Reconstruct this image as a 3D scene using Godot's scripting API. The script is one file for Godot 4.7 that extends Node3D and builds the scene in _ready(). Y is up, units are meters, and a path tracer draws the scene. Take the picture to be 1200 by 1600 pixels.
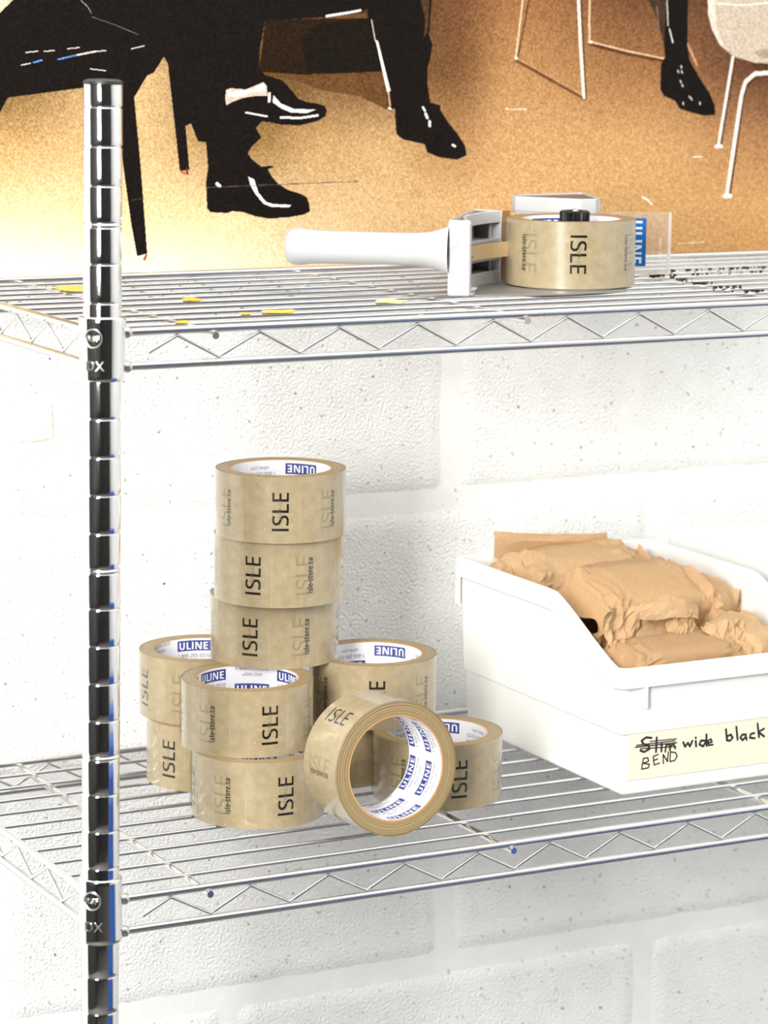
extends Node3D
# A wire rack with rolls of printed packing tape, a tape gun and bins of kraft parcels in front of a painted block wall.
# x runs along the shelves, y up, z out of the wall. The front left post stands at x = 0, z = 0.

const FLOOR := -0.95
const CEIL := 1.62
const WALL := -0.405
const LOW := -0.02601      # height of the lower shelf's front rail
const HIGH := 0.36057      # height of the upper shelf's front rail
const DEPTH := 0.3671
const LONG := 0.914
const WIRE := 0.03337      # from wire to wire
const ROLL_R := 0.0499
const ROLL_H := 0.05028
const CAM := Vector3(-0.70801, 0.57584, 1.7618)

var M := {}
var rng := RandomNumberGenerator.new()
var noise := FastNoiseLite.new()
var letters := {}

# ---------------------------------------------------------------- mesh building
class Shape:
	var v := PackedVector3Array()
	var uv := PackedVector2Array()
	var ix := PackedInt32Array()

	func at(p: Vector3, t := Vector2.ZERO) -> int:
		v.append(p)
		uv.append(t)
		return v.size() - 1

	func tri(a: int, b: int, c: int) -> void:
		ix.append(a)
		ix.append(b)
		ix.append(c)

	func quad(a: int, b: int, c: int, d: int) -> void:
		tri(a, b, c)
		tri(a, c, d)

	# a sheet of nu x nv cells whose points f gives
	func grid(nu: int, nv: int, f: Callable, flip := false) -> void:
		var s := v.size()
		for j in nv + 1:
			for i in nu + 1:
				var a := float(i) / nu
				var b := float(j) / nv
				at(f.call(a, b), Vector2(a, b))
		for j in nv:
			for i in nu:
				var p := s + j * (nu + 1) + i
				if flip:
					quad(p, p + nu + 1, p + nu + 2, p + 1)
				else:
					quad(p, p + 1, p + nu + 2, p + nu + 1)

	# a fan over a closed loop
	func cap(loop: PackedVector3Array, flip := false) -> void:
		var mid := Vector3.ZERO
		for p in loop:
			mid += p
		var c := at(mid / loop.size())
		var s := v.size()
		for p in loop:
			at(p)
		for i in loop.size():
			var j := (i + 1) % loop.size()
			if flip:
				tri(c, s + j, s + i)
			else:
				tri(c, s + i, s + j)

	# profile of (radius, height) turned round the y axis
	func lathe(profile: Array, n := 48, centre := Vector3.ZERO) -> void:
		var k := profile.size() - 1
		grid(n, k, func(a, b):
			var q: Vector2 = profile[int(round(b * k))]
			return centre + Vector3(q.x * sin(a * TAU), q.y, q.x * cos(a * TAU)))

	# a round rod along a path
	func rod(path: Array, r: float, n := 10, ends := true) -> void:
		var k := path.size() - 1
		var rings := []
		var side := Vector3.ZERO
		for i in k + 1:
			var d: Vector3 = (path[mini(i + 1, k)] - path[maxi(i - 1, 0)]).normalized()
			if side == Vector3.ZERO:
				side = d.cross(Vector3.UP if absf(d.y) < 0.9 else Vector3.RIGHT).normalized()
			side = (side - d * side.dot(d)).normalized()
			var up := d.cross(side)
			var ring := PackedVector3Array()
			for j in n:
				ring.append(path[i] + (side * cos(TAU * j / n) + up * sin(TAU * j / n)) * r)
			rings.append(ring)
		grid(n, k, func(a, b): return rings[int(round(b * k))][int(round(a * n)) % n])
		if ends:
			cap(rings[0])
			cap(rings[k], true)

	func box(size: Vector3, r: float, t := Transform3D()) -> void:
		var h := size / 2.0
		var r2 := minf(r, minf(h.x, minf(h.y, h.z)) * 0.98)
		for axis in 3:
			for s in [-1.0, 1.0]:
				var p := (axis + 1) % 3
				var q := (axis + 2) % 3
				var lp := [-h[p], -h[p] + r2 * 0.45, -h[p] + r2, h[p] - r2, h[p] - r2 * 0.45, h[p]]
				var lq := [-h[q], -h[q] + r2 * 0.45, -h[q] + r2, h[q] - r2, h[q] - r2 * 0.45, h[q]]
				grid(5, 5, func(a, b):
					var w := Vector3.ZERO
					w[axis] = h[axis] * s
					w[p] = lp[int(round(a * 5))]
					w[q] = lq[int(round(b * 5))]
					var inner := w.clamp(-h + Vector3.ONE * r2, h - Vector3.ONE * r2)
					return t * (inner + (w - inner).normalized() * r2), s > 0.0)

	# a flat outline in x and z raised from y0 to y1, its upper edge chamfered
	func slab(outline: PackedVector2Array, y0: float, y1: float, bevel := 0.0) -> void:
		var o := outline if not Geometry2D.is_polygon_clockwise(outline) else _turned(outline)
		var n := o.size()
		var inner := inset(o, bevel)
		var rows := [[o, y0], [o, y1 - bevel], [inner, y1]]
		grid(n, 2, func(a, b):
			var row: Array = rows[int(round(b * 2))]
			var q: Vector2 = row[0][int(round(a * n)) % n]
			return Vector3(q.x, row[1], q.y))
		for k in [[inner, y1], [o, y0]]:
			var s := v.size()
			for q in k[0]:
				at(Vector3(q.x, k[1], q.y), q * 10.0)
			var t := Geometry2D.triangulate_polygon(k[0])
			for i in range(0, t.size(), 3):
				if k[1] == y1:
					tri(s + t[i], s + t[i + 1], s + t[i + 2])
				else:
					tri(s + t[i], s + t[i + 2], s + t[i + 1])

	static func _turned(o: PackedVector2Array) -> PackedVector2Array:
		var r := o.duplicate()
		r.reverse()
		return r

	static func inset(o: PackedVector2Array, d: float) -> PackedVector2Array:
		var r := PackedVector2Array()
		var n := o.size()
		var turn := -1.0 if Geometry2D.is_polygon_clockwise(o) else 1.0
		for i in n:
			var e1 := (o[i] - o[(i + n - 1) % n]).normalized()
			var e2 := (o[(i + 1) % n] - o[i]).normalized()
			var m := Vector2(-e1.y - e2.y, e1.x + e2.x) * turn
			m = m / maxf(0.35, m.length_squared() / 2.0)
			r.append(o[i] + m * d)
		return r

	# the mesh, smooth across edges flatter than crease degrees
	func mesh(crease := 40.0, into: ArrayMesh = null) -> ArrayMesh:
		var n := ix.size() / 3
		var faces := PackedVector3Array()
		var around := {}
		faces.resize(n)
		for f in n:
			var a := v[ix[f * 3]]
			faces[f] = (v[ix[f * 3 + 2]] - a).cross(v[ix[f * 3 + 1]] - a)
		if crease > 0.0:
			for f in n:
				for k in 3:
					var key := Vector3i((v[ix[f * 3 + k]] * 200000.0).round())
					if not around.has(key):
						around[key] = PackedInt32Array()
					around[key].append(f)
		var limit := cos(deg_to_rad(crease))
		var ov := PackedVector3Array()
		var on := PackedVector3Array()
		var ou := PackedVector2Array()
		for f in n:
			if faces[f].length_squared() < 1e-26:
				continue
			var own := faces[f].normalized()
			for k in 3:
				var i := ix[f * 3 + k]
				var nn := own
				if crease > 0.0:
					nn = Vector3.ZERO
					for g in around[Vector3i((v[i] * 200000.0).round())]:
						if faces[g].normalized().dot(own) >= limit:
							nn += faces[g]
					nn = nn.normalized()
				ov.append(v[i])
				on.append(nn)
				ou.append(uv[i])
		var arrays := []
		arrays.resize(Mesh.ARRAY_MAX)
		arrays[Mesh.ARRAY_VERTEX] = ov
		arrays[Mesh.ARRAY_NORMAL] = on
		arrays[Mesh.ARRAY_TEX_UV] = ou
		var m := into if into else ArrayMesh.new()
		m.add_surface_from_arrays(Mesh.PRIMITIVE_TRIANGLES, arrays)
		return m


# ---------------------------------------------------------------- objects
func obj(called: String, mesh: Mesh, mat: Material, parent: Node = null) -> MeshInstance3D:
	var o := MeshInstance3D.new()
	o.name = called
	o.mesh = mesh
	if mat:
		o.material_override = mat
	(parent if parent else self).add_child(o, true)
	return o


func thing(called: String, label: String, category: String, where := Vector3.ZERO, group := "") -> Node3D:
	var o := Node3D.new()
	o.name = called
	add_child(o, true)
	o.position = where
	return tag(o, label, category, group)


func tag(o: Node3D, label: String, category: String, group := "") -> Node3D:
	o.set_meta("label", label)
	o.set_meta("category", category)
	if group:
		o.set_meta("group", group)
	return o


func copy(o: Node3D, called: String, label: String, where: Vector3) -> Node3D:
	var c: Node3D = o.duplicate()
	c.name = called
	add_child(c, true)
	c.position = where
	c.set_meta("label", label)
	return c


func mat(color: Color, rough: float, metal := 0.0) -> StandardMaterial3D:
	var m := StandardMaterial3D.new()
	m.albedo_color = color
	m.roughness = rough
	m.metallic = metal
	return m


# ---------------------------------------------------------------- print
func _tri(im: Image, a: Vector2, b: Vector2, c: Vector2, col: Color) -> void:
	var p := [a, b, c]
	p.sort_custom(func(q, r): return q.y < r.y)
	var y0 := maxi(0, int(ceil(p[0].y - 0.5)))
	var y1 := mini(im.get_height() - 1, int(ceil(p[2].y - 0.5)) - 1)
	for y in range(y0, y1 + 1):
		var m := y + 0.5
		var xa: float = lerpf(p[0].x, p[2].x, (m - p[0].y) / maxf(1e-6, p[2].y - p[0].y))
		var xb: float
		if m < p[1].y:
			xb = lerpf(p[0].x, p[1].x, (m - p[0].y) / maxf(1e-6, p[1].y - p[0].y))
		else:
			xb = lerpf(p[1].x, p[2].x, (m - p[1].y) / maxf(1e-6, p[2].y - p[1].y))
		var l := int(ceil(minf(xa, xb) - 0.5))
		var w := int(ceil(maxf(xa, xb) - 0.5)) - l
		if w > 0:
			im.fill_rect(Rect2i(l, y, w, 1), col)


func _pl(im: Image, xy: Array, col: Color) -> void:
	var p := PackedVector2Array()
	for i in range(0, xy.size(), 2):
		p.append(Vector2(xy[i], xy[i + 1]))
	var t := Geometry2D.triangulate_polygon(p)
	for i in range(0, t.size(), 3):
		_tri(im, p[t[i]], p[t[i + 1]], p[t[i + 2]], col)


func _ln(im: Image, xy: Array, w: float, col: Color) -> void:
	for i in range(0, xy.size() - 2, 2):
		var a := Vector2(xy[i], xy[i + 1])
		var b := Vector2(xy[i + 2], xy[i + 3])
		var n := (b - a).orthogonal().normalized() * maxf(w, 1.3) / 2.0
		_tri(im, a + n, b + n, b - n, col)
		_tri(im, a + n, b - n, a - n, col)
		if w > 2.0:
			for q in [a, b]:
				var r := w / 2.0
				for k in 8:
					_tri(im, q, q + Vector2.from_angle(TAU * k / 8.0) * r, q + Vector2.from_angle(TAU * (k + 1) / 8.0) * r, col)


# outlines of a line of text, one unit per capital's height, with the middle at the origin
func glyphs(text: String, bold: bool) -> PackedVector2Array:
	var key := text + ("b" if bold else "")
	if letters.has(key):
		return letters[key]
	var font := SystemFont.new()
	font.font_names = PackedStringArray(["Droid Sans"])
	font.font_weight = 700 if bold else 400
	var out: Array[PackedVector2Array] = []
	for word in [text.replace("I", "l") if text == text.to_upper() else text, "H"]:
		var t := TextMesh.new()
		t.font = font
		t.font_size = 64
		t.pixel_size = 0.02
		t.depth = 0.0
		t.curve_step = 1.0
		t.text = word
		var a := t.get_mesh_arrays()
		var pts := PackedVector2Array()
		var index: PackedInt32Array = a[Mesh.ARRAY_INDEX] if a[Mesh.ARRAY_INDEX] != null else PackedInt32Array(range(a[Mesh.ARRAY_VERTEX].size()))
		for i in range(0, index.size(), 3):
			if a[Mesh.ARRAY_NORMAL][index[i]].z > 0.5:
				for k in 3:
					var q: Vector3 = a[Mesh.ARRAY_VERTEX][index[i + k]]
					pts.append(Vector2(q.x, q.y))
		out.append(pts)
	var caps := _reach(out[1])
	var tall := caps.size.y
	if text == text.to_upper():      # the plain bar of an l, cut to the height of a capital, stands for a capital I
		for i in out[0].size():
			out[0][i].y = minf(out[0][i].y, caps.end.y + tall * 0.015)
	var r := _reach(out[0])
	var res := PackedVector2Array()
	for q in out[0]:
		res.append(Vector2((q.x - r.get_center().x) / tall, (q.y - caps.get_center().y) / tall))
	letters[key] = res
	return res


func _reach(p: PackedVector2Array) -> Rect2:
	var r := Rect2(p[0], Vector2.ZERO)
	for q in p:
		r = r.expand(q)
	return r


# text with its middle at c; angle turns it, 0 reads to the right
func txt(im: Image, text: String, bold: bool, c: Vector2, high: float, wide: float, angle: float, col: Color) -> void:
	var g := glyphs(text, bold)
	var sx := wide / _reach(g).size.x
	var p := PackedVector2Array()
	for q in g:
		p.append(c + Vector2(q.x * sx, -q.y * high).rotated(angle))
	for i in range(0, p.size(), 3):
		_tri(im, p[i], p[i + 1], p[i + 2], col)


func tex(im: Image) -> ImageTexture:
	return ImageTexture.create_from_image(im)


# speckle of small strokes lighter or darker than the ground
func specks(im: Image, n: int, most: int, c1: Color, c2: Color) -> void:
	for i in n:
		im.fill_rect(Rect2i(rng.randi_range(0, im.get_width() - 1), rng.randi_range(0, im.get_height() - 1), rng.randi_range(1, most), rng.randi_range(1, most)), c1.lerp(c2, rng.randf()))


func cloudy(w: int, h: int, freq: float, a: Color, b: Color, seed_: int, kind := FastNoiseLite.TYPE_SIMPLEX_SMOOTH) -> Image:
	var f := FastNoiseLite.new()
	f.seed = seed_
	f.noise_type = kind
	f.frequency = freq
	f.fractal_octaves = 4
	var grey := f.get_seamless_image(w, h)
	var src := grey.get_data()
	var n := w * h
	var data := PackedByteArray()
	data.resize(n * 3)
	var lut := PackedByteArray()
	for i in 256:
		var c := a.lerp(b, i / 255.0)
		lut.append(c.r8)
		lut.append(c.g8)
		lut.append(c.b8)
	for i in n:
		var k := src[i] * 3
		data[i * 3] = lut[k]
		data[i * 3 + 1] = lut[k + 1]
		data[i * 3 + 2] = lut[k + 2]
	return Image.create_from_data(w, h, false, Image.FORMAT_RGB8, data)


func lamp_panel(called: String, label: String, at: Vector3, target: Vector3, size: Vector2, depth: float, color: Color, energy: float, glow: float) -> void:
	var t := thing(called, label, "lamp", at)
	t.look_at_from_position(at, target, Vector3.UP if absf((target - at).normalized().y) < 0.95 else Vector3.FORWARD)
	var s := Shape.new()
	s.box(Vector3(size.x + 0.04, size.y + 0.04, depth), 0.01, Transform3D(Basis(), Vector3(0, 0, depth / 2.0 + 0.004)))
	obj("housing", s.mesh(40), M.black if depth > 0.1 else M.white, t)
	var f := Shape.new()
	f.box(Vector3(size.x, size.y, 0.008), 0.003)
	var m := mat(Color(0.95, 0.95, 0.95), 0.6)
	m.emission_enabled = true
	m.emission = color
	m.emission_energy_multiplier = glow
	obj("light_diffuser", f.mesh(40), m, t)
	var a := AreaLight3D.new()
	a.name = "lamp_light"
	a.area_size = size
	a.area_normalize_energy = true
	a.light_color = color
	a.light_energy = energy
	a.area_range = 12.0
	a.area_attenuation = 2.0
	a.shadow_enabled = true
	t.add_child(a)
	a.position = Vector3(0, 0, -0.012)


func _ready() -> void:
	rng.seed = 12
	# camera
	var cam := Camera3D.new()
	cam.name = "camera"
	add_child(cam)
	var fwd := Vector3(0.4565479, -0.17281031, -0.87275461)
	var right := Vector3(0.8868562, 0.01004102, 0.46193642)
	cam.transform = Transform3D(Basis(right, right.cross(fwd).normalized(), -fwd).orthonormalized(), CAM)
	cam.fov = rad_to_deg(2.0 * atan(800.0 / 4528.9))
	cam.near = 0.05
	cam.far = 20.0
	var lens := CameraAttributesPhysical.new()
	lens.frustum_focal_length = 12.0 / tan(deg_to_rad(cam.fov / 2.0))
	lens.frustum_focus_distance = 2.12
	lens.frustum_near = 0.05
	lens.frustum_far = 20.0
	lens.exposure_aperture = 7.0
	cam.attributes = lens
	cam.make_current()
	# sky, exposure
	var env := Environment.new()
	env.background_mode = Environment.BG_COLOR
	env.background_color = Color(0.02, 0.02, 0.02)
	env.tonemap_mode = Environment.TONE_MAPPER_LINEAR
	env.tonemap_exposure = 0.90
	env.sdfgi_enabled = true
	env.ssao_enabled = true
	env.ssil_enabled = true
	var we := WorldEnvironment.new()
	we.name = "world"
	we.environment = env
	add_child(we)
	materials()
	# a tall soft box at the left of the camera, and an unseen ceiling panel added as fill light
	lamp_panel("softbox", "tall white soft box lamp standing left of the rack", Vector3(-1.50, 0.88, 1.62), Vector3(0.35, 0.1, -0.3), Vector2(0.55, 1.15), 0.25, Color(1.0, 0.995, 0.985), 9.6, 1.5)
	lamp_panel("added_fill_panel", "square white ceiling panel added as fill light", Vector3(0.35, CEIL - 0.03, 1.35), Vector3(0.35, 0.0, 1.35), Vector2(2.8, 2.8), 0.03, Color(0.98, 0.99, 1.0), 1.35, 0.75)
	make_room()
	make_rack()
	make_bins()
	make_rolls()
	make_gun()
	make_scraps()


func materials() -> void:
	M.chrome = mat(Color(0.93, 0.93, 0.93), 0.08, 1.0)
	M.wire = mat(Color(0.90, 0.90, 0.89), 0.24, 1.0)
	M.weld = mat(Color(0.86, 0.85, 0.83), 0.3, 1.0)
	M.cap = mat(Color(0.16, 0.15, 0.14), 0.45)
	M.white = mat(Color(0.93, 0.93, 0.915), 0.7)
	M.dark = mat(Color(0.21, 0.205, 0.20), 0.9)
	M.floor = mat(Color(0.40, 0.385, 0.37), 0.7)
	M.bin = mat(Color(0.955, 0.953, 0.938), 0.38)
	M.gun = mat(Color(0.78, 0.78, 0.78), 0.35)
	M.hollow_shade = mat(Color(0.47, 0.40, 0.36), 0.5)  # shade inside the white gun's hollows, painted as a taupe colour
	M.steel = mat(Color(0.62, 0.61, 0.59), 0.4, 0.6)
	M.black = mat(Color(0.05, 0.05, 0.05), 0.35)
	M.flap = mat(Color(0.80, 0.68, 0.50), 0.28)
	M.flap.clearcoat_enabled = true
	M.scrap = mat(Color(0.97, 0.80, 0.32), 0.6)
	M.pale = mat(Color(0.95, 0.88, 0.62), 0.6)
	M.dirt = mat(Color(0.24, 0.12, 0.06), 0.9)
	M.cream = mat(Color(0.95, 0.93, 0.85), 0.6)
	M.blue = mat(Color(0.16, 0.36, 0.70), 0.45)
	M.clear = mat(Color(0.93, 0.92, 0.90, 0.10), 0.03)
	M.clear.transparency = BaseMaterial3D.TRANSPARENCY_ALPHA
	M.lip = mat(Color(0.93, 0.90, 0.88, 0.45), 0.05)
	M.lip.transparency = BaseMaterial3D.TRANSPARENCY_ALPHA
	M.card = mat(Color(0.76, 0.58, 0.40), 0.8)
	M.edge = mat(Color(0.96, 0.96, 0.95), 0.4)
	M.edge.albedo_texture = ring_print()
	M.tape = mat(Color(0.945, 0.955, 0.95), 0.3)
	M.tape.albedo_texture = tape_print()
	M.tape.clearcoat_enabled = true
	M.tape.clearcoat = 0.8
	M.tape.clearcoat_roughness = 0.12
	M.tape.normal_enabled = true
	M.tape.normal_texture = bumps(1024, 256, 0.02, 1.2, 31)
	M.tape.normal_scale = 0.25
	M.film = mat(Color(0.80, 0.70, 0.52, 0.35), 0.08)
	M.film.transparency = BaseMaterial3D.TRANSPARENCY_ALPHA
	M.strand = mat(Color(0.58, 0.44, 0.27), 0.2)
	M.strand.backlight_enabled = true
	M.strand.backlight = Color(0.5, 0.4, 0.25)
	M.core = mat(Color.WHITE, 0.55)
	M.core.albedo_texture = core_print()
	M.kraft = mat(Color.WHITE, 0.72)
	var k := cloudy(512, 512, 0.06, Color8(184, 149, 108), Color8(202, 168, 127), 5)
	specks(k, 5000, 3, Color8(172, 132, 92), Color8(212, 176, 138))
	M.kraft.albedo_texture = tex(k)
	M.kraft.uv1_triplanar = true
	M.kraft.uv1_scale = Vector3.ONE * 9.0
	M.kraft_pale = M.kraft.duplicate()
	M.kraft_pale.albedo_color = Color(1.0, 0.985, 0.96)
	M.kraft_dark = M.kraft.duplicate()
	M.kraft_dark.albedo_color = Color(0.92, 0.90, 0.88)
	M.wall = mat(Color.WHITE, 0.55)
	M.wall.albedo_texture = wall_paint(1150)
	M.wall.heightmap_enabled = true
	M.wall.heightmap_scale = 0.14
	M.wall.heightmap_texture = pits()
	M.mortar = mat(Color.WHITE, 0.55)
	M.mortar.albedo_texture = wall_paint(90)
	M.mortar.heightmap_enabled = true
	M.mortar.heightmap_scale = 0.04
	M.mortar.heightmap_texture = M.wall.heightmap_texture
	for w in [M.wall, M.mortar]:
		w.uv1_triplanar = true
		w.uv1_world_triplanar = true
		w.uv1_scale = Vector3.ONE * 2.3


func bumps(w: int, h: int, freq: float, strength: float, seed_: int) -> Texture2D:
	var im := cloudy(w, h, freq, Color.BLACK, Color.WHITE, seed_)
	im.bump_map_to_normal_map(strength)
	return tex(im)


# white paint on rough block, with pinholes that the paint did not fill
func wall_paint(holes: int) -> Texture2D:
	var im := cloudy(1024, 1024, 0.01, Color8(243, 243, 240), Color8(250, 250, 247), 11)
	for i in holes:
		var c := Vector2(rng.randf_range(6, 1017), rng.randf_range(6, 1017))
		var tone := Color8(84, 80, 74).lerp(Color8(206, 203, 197), pow(rng.randf(), 0.5))
		var a := 0.5 + 1.9 * pow(rng.randf(), 2.5)
		var b := a * rng.randf_range(0.5, 1.0)
		var turn := rng.randf_range(-0.6, 1.4)
		for k in 3:
			var q := c + Vector2(rng.randf_range(-1, 1), rng.randf_range(-1, 1)) * a
			for s in 6:
				_tri(im, q, q + (Vector2.from_angle(TAU * s / 6.0) * Vector2(a, b)).rotated(turn), q + (Vector2.from_angle(TAU * (s + 1) / 6.0) * Vector2(a, b)).rotated(turn), tone)
	return tex(im)


func pits() -> Texture2D:
	var f := FastNoiseLite.new()
	f.seed = 3
	f.noise_type = FastNoiseLite.TYPE_SIMPLEX_SMOOTH
	f.frequency = 0.13
	f.fractal_octaves = 3
	return tex(f.get_seamless_image(1024, 1024))


# the outer winding: black print on the top layer, grey print of the layer under it
func tape_print() -> Texture2D:
	var w := 2048
	var h := 330
	var im := cloudy(w, h, 0.012, Color8(168, 149, 116), Color8(188, 169, 136), 21)
	for i in 60:      # faint bands where air lies under the film
		var x := rng.randi_range(0, w)
		im.fill_rect(Rect2i(x, rng.randi_range(0, 200), rng.randi_range(1, 3), rng.randi_range(60, 300)), Color8(196, 173, 132))
	specks(im, 900, 4, Color8(186, 168, 134), Color8(208, 192, 162))
	specks(im, 120, 6, Color8(204, 188, 158), Color8(224, 210, 184))
	for i in 7:
		var x := w * (i + 0.5) / 7.0
		var ghost := Color8(150, 139, 108)
		if i % 2 == 0:
			txt(im, "ISLE", false, Vector2(x - 34, h * 0.53), 78, 190, -PI / 2, Color8(176, 157, 116))
			for q in [Vector2(-0.8, -0.8), Vector2(0.8, -0.8), Vector2(-0.8, 0.8), Vector2(0.8, 0.8)]:
				txt(im, "ISLE", false, Vector2(x, h * 0.52) + q, 80, 190, -PI / 2, Color8(22, 20, 18))
			txt(im, "store.ca", false, Vector2(x - 6, h * 0.5), 22, 96, -PI / 2, Color8(120, 108, 84))
		else:
			for q in [Vector2(-0.6, -0.6), Vector2(0.6, 0.6)]:
				txt(im, "ISLE", false, Vector2(x - 36, h * 0.52) + q, 80, 190, -PI / 2, ghost)
			txt(im, "isle-store.ca", false, Vector2(x + 6, h * 0.54), 30, 178, -PI / 2, ghost.lerp(Color8(180, 158, 116), 0.4))
			txt(im, "isle-store.ca", true, Vector2(x, h * 0.52), 30, 178, -PI / 2, Color8(40, 37, 32))
	return tex(im)


func ring_print() -> Texture2D:
	var im := Image.create(8, 64, false, Image.FORMAT_RGB8)
	for y in 64:
		var k := rng.randf()
		im.fill_rect(Rect2i(0, y, 8, 1), Color8(138, 116, 80).lerp(Color8(176, 154, 114), k))
	return tex(im)


# the white lining of the cardboard core
func core_print() -> Texture2D:
	var w := 2048
	var h := 430
	var im := Image.create(w, h, false, Image.FORMAT_RGB8)
	im.fill(Color8(244, 243, 246))
	var blue := Color8(54, 66, 138)
	var px := w / 239.0
	for i in 7:
		var x := w * (i + 0.5) / 7.0
		for r in [-1, 0, 1, 2]:
			var y: float = (r * 25.0 + (12.5 if i % 2 else 0.0) + 6.0) * px
			im.fill_rect(Rect2i(int(x - 13.5 * px), int(y - 4.4 * px), int(27 * px), int(8.8 * px)), blue)
			txt(im, "ULINE", true, Vector2(x, y), 6.0 * px, 23.5 * px, 0.0, Color8(250, 250, 252))
			txt(im, "1-800-295-5510", false, Vector2(x, y + 8.2 * px), 3.1 * px, 26 * px, 0.0, Color8(58, 60, 84))
			txt(im, "uline.com", false, Vector2(x, y + 13.0 * px), 2.8 * px, 15 * px, 0.0, Color8(70, 72, 96))
	return tex(im)


func label_print() -> Texture2D:
	var im := cloudy(1024, 283, 0.01, Color8(244, 228, 202), Color8(250, 238, 216), 8)
	var ink := Color8(34, 28, 24)
	_ln(im, [154, 40, 117, 33, 86, 49, 99, 71, 135, 83, 144, 105, 108, 120, 80, 108], 14, ink)
	_ln(im, [190, 41, 190, 129], 14, ink)
	_ln(im, [227, 85, 227, 130], 14, ink)
	_ln(im, [254, 136, 258, 97, 282, 94, 287, 132, 291, 100, 313, 98, 324, 125], 11, ink)
	_ln(im, [44, 84, 331, 89], 9, ink)
	_ln(im, [53, 74, 318, 75], 8, ink)
	_ln(im, [80, 97, 328, 112], 8, ink)
	_ln(im, [328, 65, 144, 60], 7, ink)
	_ln(im, [377, 91, 392, 120, 410, 98, 426, 122, 441, 89], 14, ink)
	_ln(im, [465, 91, 470, 127], 14, ink)
	_ln(im, [463, 72, 465, 74], 14, ink)
	_ln(im, [538, 99, 502, 95, 492, 117, 520, 132, 538, 104], 14, ink)
	_ln(im, [538, 61, 544, 132], 14, ink)
	_ln(im, [556, 117, 580, 111, 571, 92, 553, 101, 558, 130, 588, 129], 12, ink)
	_ln(im, [676, 45, 687, 116, 687, 89, 712, 81, 727, 102, 709, 119, 687, 113], 14, ink)
	_ln(im, [749, 37, 763, 118], 14, ink)
	_ln(im, [822, 93, 795, 90, 782, 108, 800, 126, 822, 104, 828, 126], 14, ink)
	_ln(im, [881, 90, 855, 94, 851, 116, 886, 123], 14, ink)
	_ln(im, [901, 34, 917, 120], 14, ink)
	_ln(im, [950, 71, 910, 87, 954, 119], 14, ink)
	_ln(im, [104, 159, 95, 222], 9, ink)
	_ln(im, [104, 159, 135, 159, 141, 179, 104, 188, 148, 199, 141, 220, 95, 222], 9, ink)
	_ln(im, [172, 154, 181, 207], 9, ink)
	_ln(im, [172, 154, 205, 146], 9, ink)
	_ln(im, [175, 180, 203, 173], 9, ink)
	_ln(im, [181, 207, 218, 200], 9, ink)
	_ln(im, [245, 207, 240, 150, 273, 197, 276, 138], 9, ink)
	_ln(im, [291, 140, 328, 149, 339, 173, 324, 196, 291, 199, 291, 140], 9, ink)
	return tex(im)


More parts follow.
